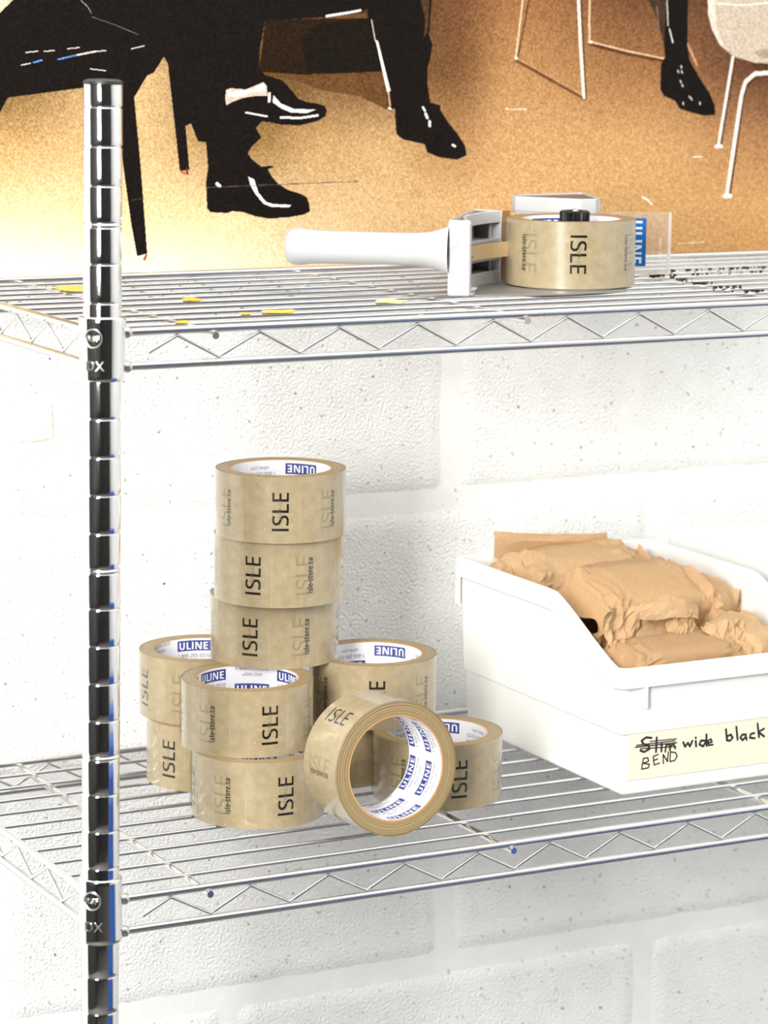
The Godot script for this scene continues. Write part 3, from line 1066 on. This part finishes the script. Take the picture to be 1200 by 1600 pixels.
	var pk := part("top_recess_shade", pocket, M.hollow_shade, t)  # filled with taupe in place of the shade in the hollow
	pk.set_meta("label", "hollow of the white bracket, its shade painted brown")
	# springy tan flap that presses the tape down, and its screw
	var fl := Shape.new()
	var f0 := Vector3(0.3560, y + 0.0215, -0.1440)
	var f1 := Vector3(0.4120, y + 0.0235, -0.1720)
	fl.grid(10, 1, func(a, b):
		var p := f0.lerp(f1, a)
		p += Vector3(-0.007, 0, -0.012) * sin(a * PI) * 0.5
		return p + Vector3(0, 0.0115 * b, 0))
	fl.grid(10, 1, func(a, b):
		var p := f0.lerp(f1, a)
		p += Vector3(-0.007, 0, -0.012) * sin(a * PI) * 0.5 + Vector3(-0.0005, 0, -0.0008)
		return p + Vector3(0, 0.0115 * b, 0), true)
	var flap := part("wiper_flap", fl, M.flap, t)
	flap.set_meta("label", "tan plastic flap")
	var sc := Shape.new()
	sc.lathe([Vector2(0, 0.0016), Vector2(0.0022, 0.0012), Vector2(0.0030, 0), Vector2(0, 0)], 18)
	var screw := part("screw", sc, M.steel, t)
	screw.transform = Transform3D(Basis(Vector3(0.6, 0, 0.8), PI / 2) * Basis(), f0 + Vector3(0.003, 0.006, 0.001) - t.position)
	# steel side plate under the roll
	var pl := Shape.new()
	pl.slab(PackedVector2Array([Vector2(0.345, -0.112), Vector2(0.415, -0.0960), Vector2(0.475, -0.104), Vector2(0.500, -0.150), Vector2(0.505, -0.225), Vector2(0.470, -0.262), Vector2(0.410, -0.215)]), y, y + 0.0014, 0.0003)
	part("side_plate", pl, M.steel, t)
	var hub := Shape.new()
	hub.lathe([Vector2(0, 0.0), Vector2(0.0440, 0.0), Vector2(0.0445, 0.0012), Vector2(0.0300, 0.0022), Vector2(0, 0.0026)], 56, Vector3(0.4560, y + 0.0012, -0.1550))
	hub.lathe([Vector2(0, 0.0480), Vector2(0.0080, 0.0480), Vector2(0.0080, 0.0), Vector2(0, 0.0)], 24, Vector3(0.4565, y + 0.0015, -0.1580))
	part("hub", hub, M.gun, t)
	var kn := Shape.new()
	var ky := y + 0.0500
	var kr := [[0.0, -0.004], [0.0110, -0.004], [0.0112, 0.0072], [0.0100, 0.0084], [0.0072, 0.0084], [0.0066, 0.0060], [0.0, 0.0060]]
	kn.grid(96, 6, func(a, b):
		var q: Array = kr[int(round(b * 6))]
		var r: float = q[0] * (1.0 + (0.055 * cos(a * TAU * 20.0) if q[0] > 0.0105 else 0.0))
		return Vector3(0.4590 + r * sin(a * TAU), ky + q[1], -0.1570 + r * cos(a * TAU)), true)
	var knob := part("knob", kn, M.black, t, 30)
	var nut := Shape.new()
	nut.lathe([Vector2(0, 0.0098), Vector2(0.0022, 0.0092), Vector2(0.0030, 0.0080), Vector2(0.0030, 0.0062), Vector2(0.0052, 0.0060), Vector2(0.0054, 0.0040)], 6, Vector3(0.4590, ky, -0.1570))
	var nu := obj("nut", nut.mesh(20), M.weld, knob)
	# the white shell over the rear roller
	var sh := Shape.new()
	var so := PackedVector2Array([Vector2(0.4600, -0.2500), Vector2(0.4625, -0.2610), Vector2(0.4690, -0.2690), Vector2(0.4780, -0.2725), Vector2(0.5330, -0.2760), Vector2(0.5385, -0.2730), Vector2(0.5130, -0.2070), Vector2(0.5050, -0.2010), Vector2(0.4930, -0.2030)])
	var si := Shape.inset(so, 0.0022)
	var sn := so.size()
	var sl := [[so, 0.0520], [so, 0.0628], [Shape.inset(so, 0.0006), 0.0634], [si, 0.0634], [si, 0.0560], [so, 0.0520]]
	sh.grid(sn, 5, func(a, b):
		var w: Array = sl[int(round(b * 5))]
		var q: Vector2 = w[0][int(round(a * sn)) % sn]
		return Vector3(q.x, y + w[1], q.y), true)
	sh.slab(Shape.inset(so, 0.0008), y + 0.0500, y + 0.0525, 0.0)
	sh.slab(PackedVector2Array([Vector2(0.5385, -0.2730), Vector2(0.5130, -0.2070), Vector2(0.5050, -0.2010), Vector2(0.4980, -0.2050), Vector2(0.5200, -0.2700)]), y + 0.001, y + 0.0530, 0.0004)
	part("roller_shell", sh, M.gun, t, 30)
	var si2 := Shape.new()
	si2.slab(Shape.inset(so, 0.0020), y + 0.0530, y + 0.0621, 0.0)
	var rc := part("shell_recess_shade", si2, M.hollow_shade, t)  # same painted shade for the hollow of the shell
	rc.set_meta("label", "hollow of the white rear shell, its shade painted brown")
	var ro := Shape.new()
	ro.lathe([Vector2(0, 0.046), Vector2(0.0105, 0.046), Vector2(0.0105, 0.002), Vector2(0, 0.002)], 32, Vector3(0.4745, y, -0.2590))
	part("roller", ro, M.flap, t)
	# clear guard with its blue sticker
	var g0 := Vector3(0.5000, y + 0.0015, -0.2350)
	var g1 := Vector3(0.5735, y + 0.0015, -0.2005)
	var gd := (g1 - g0).normalized()
	var gb := Basis(gd, Vector3.UP, gd.cross(Vector3.UP))
	var gl := (g1 - g0).length()
	var gs := Shape.new()
	gs.box(Vector3(gl, 0.0500, 0.0016), 0.0005, Transform3D(gb, (g0 + g1) / 2.0 + Vector3(0, 0.025, 0)))
	var guard := part("clear_guard", gs, M.clear, t)
	guard.set_meta("label", "clear plastic guard")
	var lip := Shape.new()
	lip.box(Vector3(0.0024, 0.0500, 0.0060), 0.0008, Transform3D(gb, g1 + Vector3(0, 0.025, 0.002)))
	lip.box(Vector3(gl, 0.0016, 0.0060), 0.0006, Transform3D(gb, (g0 + g1) / 2.0 + Vector3(0, 0.001, 0.002)))
	obj("guard_lip", lip.mesh(), M.lip, guard)
	var st := Image.create(160, 420, false, Image.FORMAT_RGB8)
	st.fill(Color8(24, 104, 184))
	txt(st, "ULINE", true, Vector2(66, 210), 118, 372, PI / 2, Color8(240, 246, 250))
	var sm := mat(Color.WHITE, 0.4)
	sm.albedo_texture = tex(st)
	var ss := Shape.new()
	var sc0 := g0 + gd * (gl * 0.590) + gb.z * 0.0011
	ss.grid(1, 1, func(a, b): return sc0 + gd * (a * 0.0155) + Vector3(0, 0.0065 + 0.0385 * (1 - b), 0))
	obj("sticker", ss.mesh(), sm, guard).set_meta("label", "blue sticker with white letters")
	var mo := Shape.new()
	var gg := glyphs("AMCO IN SE", false)
	for i in range(0, gg.size(), 3):
		var id := []
		for j in 3:
			var q := gg[i + j]
			id.append(mo.at(g1 - gd * 0.0062 + gb.z * 0.0012 + gd * (-q.y * -0.0022) + Vector3(0, 0.0205 - q.x * 0.0024, 0)))
		mo.tri(id[0], id[1], id[2])
	obj("moulded_letters", mo.mesh(), M.white, guard)


# ---------------------------------------------------------------- bins
var plans := {}

func bin_plan(d: float) -> PackedVector2Array:
	var w := 0.0985 - d
	var z0 := -0.1335 + d
	var z1 := 0.1335 - d
	var r := maxf(0.003, 0.011 - d)
	var o := PackedVector2Array()
	for i in 25:
		o.append(Vector2(-w, lerpf(z0 + r, z1 - r, i / 24.0)))
	for i in range(1, 7):
		o.append(Vector2(-w + r, z1 - r) + Vector2(-cos(i / 7.0 * PI / 2), sin(i / 7.0 * PI / 2)) * r)
	for i in 11:
		o.append(Vector2(lerpf(-w + r, w - r, i / 10.0), z1))
	for i in range(1, 7):
		o.append(Vector2(w - r, z1 - r) + Vector2(sin(i / 7.0 * PI / 2), cos(i / 7.0 * PI / 2)) * r)
	for i in 25:
		o.append(Vector2(w, lerpf(z1 - r, z0 + r, i / 24.0)))
	for i in range(1, 7):
		o.append(Vector2(w - r, z0 + r) + Vector2(cos(i / 7.0 * PI / 2), -sin(i / 7.0 * PI / 2)) * r)
	for i in 11:
		o.append(Vector2(lerpf(w - r, -w + r, i / 10.0), z0))
	for i in range(1, 7):
		o.append(Vector2(-w + r, z0 + r) + Vector2(-sin(i / 7.0 * PI / 2), -cos(i / 7.0 * PI / 2)) * r)
	return o


func rim_height(z: float) -> float:
	var a := 0.1455
	var b := 0.1027
	var k := clampf((z - 0.0290) / (0.1220 - 0.0290), 0.0, 1.0)
	return lerpf(a, b, lerpf(k, smoothstep(0.0, 1.0, k), 0.25))


func make_bin(label: String, at: Vector3, turn: float) -> Node3D:
	var t := thing("storage_bin", label, "bin", at, "white plastic storage bins")
	t.rotation.y = turn
	var outer := bin_plan(0.0)
	var n := outer.size()
	var body := [[0.0140, 0.0, 0], [0.0120, 0.0008, 0], [0.0108, 0.0035, 0], [0.0090, 0.0485, 0], [0.0076, 0.0497, 0], [0.0046, -0.012, 1]]
	var s := Shape.new()
	var row := func(list: Array, a: float, b: float) -> Vector3:
		var k: Array = list[int(round(b * (list.size() - 1)))]
		var i := int(round(a * n)) % n
		if not plans.has(k[0]):
			plans[k[0]] = bin_plan(k[0])
		var q: Vector2 = plans[k[0]][i]
		return Vector3(q.x, k[1] + (rim_height(outer[i].y) if k[2] else 0.0), q.y)
	s.grid(n, body.size() - 1, func(a, b): return row.call(body, a, b))
	var inside := [[0.0060, -0.001, 1], [0.0078, -0.012, 1], [0.0150, 0.0050, 0], [0.0190, 0.0032, 0]]
	s.grid(n, inside.size() - 1, func(a, b): return row.call(inside, a, b))
	var loop := PackedVector3Array()
	for q in bin_plan(0.0190):
		loop.append(Vector3(q.x, 0.0032, q.y))
	s.cap(loop)
	loop.clear()
	for q in bin_plan(0.0140):
		loop.append(Vector3(q.x, 0.0, q.y))
	s.cap(loop, true)
	obj("body", s.mesh(40), M.bin, t)
	var rim := [[0.0046, -0.0160, 1], [0.0012, -0.0160, 1], [0.0004, -0.0152, 1], [0.0, -0.0020, 1], [0.0008, -0.0006, 1], [0.0022, 0.0, 1], [0.0045, 0.0, 1], [0.0058, -0.0008, 1], [0.0062, -0.003, 1]]
	var r := Shape.new()
	r.grid(n, rim.size() - 1, func(a, b): return row.call(rim, a, b))
	obj("rim", r.mesh(50), M.bin, t)
	var lip := Shape.new()
	lip.box(Vector3(0.188, 0.0330, 0.0050), 0.001, Transform3D(Basis(), Vector3(0, 0.1215, -0.1315)))
	lip.box(Vector3(0.0025, 0.0330, 0.0060), 0.0008, Transform3D(Basis(), Vector3(-0.0945, 0.1215, -0.1290)))
	obj("hanging_lip", lip.mesh(), M.bin, t)
	for x in [-0.0735, 0.0735]:
		var rb := Shape.new()
		rb.box(Vector3(0.0026, 0.0170, 0.0090), 0.0008, Transform3D(Basis(), Vector3(x, 0.0790, 0.1290)))
		obj("rib", rb.mesh(), M.bin, t)
	return t


# a thing wrapped in kraft paper: a plump pillow with crushed ends
func make_parcel(label: String, at: Vector3, size: Vector3, turn: Vector3, crush: float, seed_: int, flat_ends := 0.72, square := 0.60) -> Node3D:
	var t := thing("paper_parcel", label, "parcel", at, "crumpled kraft paper parcels")
	t.rotation = turn
	var f := FastNoiseLite.new()
	f.seed = seed_
	f.noise_type = FastNoiseLite.TYPE_SIMPLEX
	f.frequency = 1.0
	f.fractal_type = FastNoiseLite.FRACTAL_RIDGED
	f.fractal_octaves = 2
	var c := FastNoiseLite.new()
	c.seed = seed_ + 9
	c.noise_type = FastNoiseLite.TYPE_CELLULAR
	c.cellular_return_type = FastNoiseLite.RETURN_DISTANCE2_SUB
	c.frequency = 1.0
	var h := size / 2.0
	var s := Shape.new()
	s.grid(64, 56, func(a, b):
		var u := fposmod(a, 1.0) * TAU
		var x: float = (b * 2.0 - 1.0)
		var e := smoothstep(flat_ends, 1.0, absf(x))
		var cu := cos(u)
		var su := sin(u)
		var k := square
		var q := Vector3(x * h.x, signf(su) * pow(absf(su), k) * h.y, signf(cu) * pow(absf(cu), k) * h.z)
		var flare: float = smoothstep(0.88, 1.0, absf(x))
		q.y *= lerpf(lerpf(1.0, 0.16, e), 0.34, flare) * (1.0 - 0.10 * x * x)
		q.z *= lerpf(1.0, 1.06, e)
		var p := q / Vector3(0.022, 0.022, 0.022)
		var amount := lerpf(0.14, 1.15, maxf(e, clampf((absf(x) - flat_ends + 0.25) / 0.25, 0, 1) * 0.75)) * crush
		var dd := f.get_noise_3d(p.x * 0.45, p.y * 0.45, p.z * 0.45) * 0.0050 + (c.get_noise_3d(p.x * 0.8, p.y * 0.8, p.z * 0.8) + 0.5) * 0.0085
		var out := Vector3(0, q.y / (h.y * h.y), q.z / (h.z * h.z)).normalized()
		var near_end: float = smoothstep(0.30, 0.95, absf(x))
		var ph: float = a * 6.0 + f.get_noise_3d(p.x * 0.35 + 5.0, p.y * 0.35, p.z * 0.35) * 1.1 + seed_
		var pleat: float = absf(fposmod(ph, 1.0) - 0.5) * 4.0 - 1.0
		q += out * (dd * amount + pleat * 0.0034 * near_end * crush)
		q.y += e * 0.006 * sin(u * 2.0 + seed_) * crush + 0.004 * e * sin(cu * 7.0 + seed_) * crush
		q.x += e * 0.004 * sin(cu * 5.0 + seed_ * 2.0) * crush
		return q)
	obj("wrapper", s.mesh(20), [M.kraft, M.kraft_pale, M.kraft_dark][seed_ % 3], t)
	return t


# a loose sheet of the wrapper
func flap_sheet(t: Node3D, pts: Array, seed_: int, rough: float, bow: float) -> void:
	var s := Shape.new()
	var f := FastNoiseLite.new()
	f.seed = seed_
	f.frequency = 1.0
	var p := func(a: float, b: float) -> Vector3:
		var q: Vector3 = pts[0].lerp(pts[1], a).lerp(pts[3].lerp(pts[2], a), b)
		var nn: Vector3 = (pts[1] - pts[0]).cross(pts[3] - pts[0]).normalized()
		return q + nn * ((f.get_noise_2d(a * 2.5, b * 2.0) * 0.009 + absf(f.get_noise_2d(a * 4.0 + 20.0, b * 3.0)) * 0.007) * rough + bow * sin(a * PI) * sin(b * PI * 0.6)) + Vector3(0, f.get_noise_1d(a * 3.0) * 0.006 * b * minf(rough, 0.6), 0)
	s.grid(14, 7, func(a, b): return p.call(a, b))
	var nrm: Vector3 = (pts[1] - pts[0]).cross(pts[3] - pts[0]).normalized() * 0.0003
	s.grid(14, 7, func(a, b): return p.call(a, b) - nrm, true)
	var o := obj("paper_flap", s.mesh(20), M.kraft, t)
	o.transform = t.transform.affine_inverse()


func make_bins() -> void:
	var y := LOW + 0.001
	var b1 := make_bin("white plastic bin full of paper parcels, with a handwritten label on its front", Vector3(0.5480, y, -0.1940), 0.0)
	var s := Shape.new()
	s.grid(8, 1, func(a, b): return Vector3(-0.0835 + 0.1355 * a, lerpf(0.0495, 0.0120, b), lerpf(0.1252, 0.1239, b)))
	var lm := mat(Color.WHITE, 0.6)
	lm.albedo_texture = label_print()
	obj("label", s.mesh(), lm, b1).set_meta("label", "cream label with black handwriting")
	make_bin("white plastic bin at the right edge, partly out of the picture", Vector3(0.7680, y, -0.2150), deg_to_rad(-4.0))
	var p1 := make_parcel("kraft paper parcel at the back of the bin, with a smooth flap standing up", Vector3(0.5420, 0.0980, -0.2850), Vector3(0.165, 0.058, 0.060), Vector3(0.25, 0.05, 0.03), 1.2, 3, 0.55)
	flap_sheet(p1, [Vector3(0.4849, 0.1171, -0.3180), Vector3(0.5864, 0.1144, -0.3000), Vector3(0.5846, 0.1345, -0.3000), Vector3(0.4845, 0.1401, -0.3180)], 4, 0.2, 0.012)
	make_parcel("kraft paper parcel wedged between the back one and the large smooth one", Vector3(0.5640, 0.0900, -0.2420), Vector3(0.130, 0.060, 0.050), Vector3(0.2, -0.08, 0.05), 1.3, 14, 0.5)
	make_parcel("large plump kraft paper parcel in the middle of the bin, smooth on top", Vector3(0.5420, 0.0850, -0.1850), Vector3(0.134, 0.078, 0.072), Vector3(0.32, 0.10, -0.03), 0.9, 25, 0.80, 0.42)
	var p4 := make_parcel("kraft paper parcel near the bin's front with an open flared end", Vector3(0.5380, 0.0540, -0.1380), Vector3(0.115, 0.060, 0.050), Vector3(0.3, 0.1, 0.0), 1.3, 36, 0.55)
	flap_sheet(p4, [Vector3(0.4666, 0.0848, -0.1060), Vector3(0.4964, 0.0850, -0.1160), Vector3(0.5103, 0.1100, -0.1240), Vector3(0.4636, 0.1164, -0.1120)], 7, 0.8, -0.006)
	flap_sheet(p4, [Vector3(0.4968, 0.1036, -0.1100), Vector3(0.5517, 0.1001, -0.1080), Vector3(0.5596, 0.1065, -0.1220), Vector3(0.5066, 0.1118, -0.1240)], 8, 0.35, 0.010)
	flap_sheet(p4, [Vector3(0.5241, 0.0830, -0.1080), Vector3(0.5473, 0.0833, -0.1060), Vector3(0.5508, 0.1021, -0.1140), Vector3(0.5269, 0.1024, -0.1180)], 9, 0.8, 0.004)
	flap_sheet(p4, [Vector3(0.4905, 0.0835, -0.1160), Vector3(0.5311, 0.0808, -0.1160), Vector3(0.5371, 0.1017, -0.1280), Vector3(0.5046, 0.1046, -0.1280)], 10, 0.12, 0.0)
	flap_sheet(p4, [Vector3(0.4648, 0.0749, -0.0980), Vector3(0.4822, 0.0798, -0.0980), Vector3(0.4824, 0.0890, -0.1080), Vector3(0.4654, 0.0869, -0.1060)], 12, 0.9, 0.004)
	make_parcel("kraft paper roll lying along the bin's front edge", Vector3(0.5230, 0.0640, -0.0985), Vector3(0.126, 0.050, 0.046), Vector3(0.18, 0.10, -0.02), 0.7, 47, 0.80, 0.42)
	make_parcel("kraft paper parcel at the bin's right side behind the front ones", Vector3(0.5980, 0.0830, -0.1820), Vector3(0.070, 0.060, 0.056), Vector3(0.2, 0.7, 0.1), 1.2, 58, 0.6)
	var p7 := make_parcel("kraft paper parcel in the bin's front right corner", Vector3(0.5960, 0.0620, -0.1180), Vector3(0.080, 0.062, 0.064), Vector3(0.2, 0.5, 0.12), 1.3, 69, 0.55)
	flap_sheet(p7, [Vector3(0.5617, 0.0786, -0.0920), Vector3(0.5849, 0.0701, -0.0900), Vector3(0.5913, 0.0940, -0.1050), Vector3(0.5488, 0.0911, -0.1050)], 17, 0.8, 0.006)


# ---------------------------------------------------------------- small things
func make_scrap(label: String, at: Vector3, size: Vector2, m: Material, seed_: int) -> void:
	rng.seed = seed_
	var o := PackedVector2Array()
	for i in 11:
		var a := TAU * i / 11.0
		o.append(Vector2(cos(a) * size.x, sin(a) * size.y) * rng.randf_range(0.55, 1.1))
	var s := Shape.new()
	s.slab(o, 0.0, 0.0005, 0.0001)
	for i in s.v.size():      # curled
		s.v[i].y += s.v[i].x * s.v[i].x * 6.0 + absf(s.v[i].z) * 0.05
	var t := obj("paper_scrap", s.mesh(30), m)
	t.position = at
	tag(t, label, "scrap", "scraps of paper on the upper shelf")


func make_scraps() -> void:
	var y := HIGH + 0.0011
	for k in [
		[0.090, -0.267, 0.0150, 0.024, true, "largest yellow paper scrap, caught on the upper shelf just left of the post"],
		[0.143, -0.167, 0.0085, 0.017, true, "yellow paper scrap lying alone right of the post, halfway across the upper shelf"],
		[0.139, -0.067, 0.0050, 0.006, true, "smaller yellow paper scrap near the front rail, left of the streaked one"],
		[0.165, -0.067, 0.0140, 0.009, true, "long streaked yellow paper scrap near the upper shelf's front rail"],
		[0.077, -0.034, 0.0060, 0.006, true, "ochre paper scrap on the first wire close to the post"],
		[0.271, -0.100, 0.0140, 0.017, false, "pale yellow torn paper scrap in front of the tape gun's handle"],
		[0.248, -0.010, 0.0035, 0.004, false, "tiny pale yellow scrap on the front rail below the tape gun's bracket"],
	]:
		make_scrap(k[5], Vector3(k[0], y, k[1]), Vector2(k[2], k[3]), M.scrap if k[4] else M.pale, int(k[0] * 1000))
	rng.seed = 5
	var s := Shape.new()
	for i in 150:
		var k := i % 5
		var c := Vector3(0.567 + rng.randfn(0.0, 0.007), HIGH + 0.0016, -WIRE * [2, 3, 4, 5, 6][k] + rng.randfn(0.0, 0.0012) - 0.003)
		if i >= 90:
			c = Vector3(rng.randf_range(0.60, 0.72), HIGH + 0.0016, -WIRE * [6, 7][i % 2] + rng.randfn(0.0, 0.0010) - 0.0033)
		if i < 90 and rng.randf() < 0.25:
			c.y -= 0.0018
		var r := rng.randf_range(0.0004, 0.0015)
		s.box(Vector3(r * 2.0, r * 1.2, r * 1.6), r * 0.3, Transform3D(Basis(Vector3.UP, rng.randf() * TAU), c))
	var d := obj("dirt", s.mesh(30), M.dirt)
	tag(d, "dark brown crumbs of dirt caught on the upper shelf's wires at the right", "dirt")
	d.set_meta("kind", "stuff")
	var p := Shape.new()
	p.grid(8, 8, func(a, b): return Vector3(lerpf(0.0905, 0.1225 + b * 0.0010, a), lerpf(0.2585, 0.2275 + a * 0.0010, b) + 0.0005 * sin(a * 9.0), WALL + 0.0022 + 0.0012 * sin(a * 3.0) * sin(b * 3.0)))
	p.grid(8, 8, func(a, b): return Vector3(lerpf(0.0905, 0.1225 + b * 0.0010, a), lerpf(0.2585, 0.2275 + a * 0.0010, b) + 0.0005 * sin(a * 9.0), WALL - 0.0005), true)
	for e in 4:
		p.grid(8, 1, func(a, b):
			var u: float = [a, 1.0, 1.0 - a, 0.0][e]
			var w: float = [0.0, a, 1.0, 1.0 - a][e]
			return Vector3(lerpf(0.0905, 0.1225 + w * 0.0010, u), lerpf(0.2585, 0.2275 + u * 0.0010, w) + 0.0005 * sin(u * 9.0), WALL - 0.0005 if b > 0.5 else WALL + 0.0022 + 0.0012 * sin(u * 3.0) * sin(w * 3.0)))
	tag(obj("foam_pad", p.mesh(30), M.cream), "cream square foam pad stuck on the white block wall left of the post", "foam pad")


# ---------------------------------------------------------------- the room
func structure(called: String, mesh: Mesh, m: Material) -> MeshInstance3D:
	var o := obj(called, mesh, m)
	o.set_meta("kind", "structure")
	return o


func plain_box(a: Vector3, b: Vector3) -> ArrayMesh:
	var s := Shape.new()
	s.box((b - a).abs(), 0.001, Transform3D(Basis(), (a + b) / 2.0))
	return s.mesh(0)


func make_room() -> void:
	var back := structure("wall_back", plain_box(Vector3(-1.9, FLOOR, WALL - 0.12), Vector3(1.8, CEIL, WALL - 0.0016)), M.mortar)
	var variants := []
	for k in 4:
		var f := FastNoiseLite.new()
		f.seed = 40 + k
		f.frequency = 1.0
		var s := Shape.new()
		var w := 0.4108
		var h := 0.1985
		var prof := [Vector2(0.0, -0.012), Vector2(0.0, -0.0018), Vector2(0.0012, -0.0006), Vector2(0.0038, 0.0)]
		# the face, wavy a little, with soft irregular edges
		s.grid(40, 22, func(a, b):
			var x: float = (a - 0.5) * w
			var y: float = (b - 0.5) * h
			var e := minf(minf(a, 1.0 - a) * w, minf(b, 1.0 - b) * h)
			var z := -0.0042 * pow(clampf(1.0 - e / 0.011, 0.0, 1.0), 2.0) + f.get_noise_2d(x * 14.0, y * 14.0) * 0.0008
			var jig := f.get_noise_2d(x * 60.0 + 9.0, y * 60.0) * 0.0022
			if e < 0.001:
				x += jig * (1.0 if absf(a - 0.5) > 0.49 else 0.0)
				y += jig * (1.0 if absf(b - 0.5) > 0.49 else 0.0)
			return Vector3(x, y, z), true)
		variants.append(s.mesh(40))
	var c := 0
	for row in range(-2, 4):
		var y := -0.0562 + row * 0.2098
		var first := 0.0695 if posmod(row, 2) == 1 else -0.1410
		for i in range(-1, 3):
			var b := obj("block", variants[c % 4], M.wall, back)
			b.position = Vector3(first + i * 0.4215 + 0.21075, y + 0.1049, WALL + 0.0006)
			c += 1
	structure("floor", plain_box(Vector3(-2.0, FLOOR - 0.1, WALL - 0.12), Vector3(1.9, FLOOR, 3.6)), M.floor)
	structure("ceiling", plain_box(Vector3(-2.0, CEIL, WALL - 0.12), Vector3(1.9, CEIL + 0.1, 3.6)), M.white)
	structure("wall_left", plain_box(Vector3(-2.0, FLOOR, WALL - 0.12), Vector3(-1.9, CEIL, 3.6)), M.dark)
	structure("wall_right", plain_box(Vector3(1.8, FLOOR, WALL - 0.12), Vector3(1.9, CEIL, 3.6)), M.white)
	structure("wall_front", plain_box(Vector3(-2.0, FLOOR, 3.5), Vector3(1.9, CEIL, 3.6)), M.dark)
	# the printed panel over the upper shelf
	var s := Shape.new()
	var m := ArrayMesh.new()
	s.grid(1, 1, func(a, b): return Vector3(lerpf(-0.10, 0.90, a), lerpf(0.70, 0.3605, b), WALL + 0.0090))
	s.mesh(0, m)
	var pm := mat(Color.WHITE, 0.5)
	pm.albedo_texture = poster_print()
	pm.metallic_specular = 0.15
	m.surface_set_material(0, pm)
	var e := Shape.new()
	e.box(Vector3(1.0, 0.3395, 0.0078), 0.0003, Transform3D(Basis(), Vector3(0.40, 0.53025, WALL + 0.0050)))
	e.mesh(30, m)
	m.surface_set_material(1, M.white)
	tag(obj("wall_poster", m, null), "large wall poster above the upper shelf, showing dark legs, shoes and chairs", "poster")
	# blue crate on the floor in front of the rack, mirrored in the post
	var cr := thing("storage_crate", "wide blue crate standing on the floor, mirrored in the chrome post", "crate", Vector3(1.22, FLOOR, 1.30))
	cr.rotation.y = deg_to_rad(42)
	var q := Shape.new()
	q.box(Vector3(0.86, 0.62, 0.34), 0.02, Transform3D(Basis(), Vector3(0, 0.31, 0)))
	obj("body", q.mesh(40), M.blue, cr)
	var l := Shape.new()
	l.box(Vector3(0.90, 0.04, 0.38), 0.012, Transform3D(Basis(), Vector3(0, 0.638, 0)))
	obj("lid", l.mesh(40), M.blue, cr)
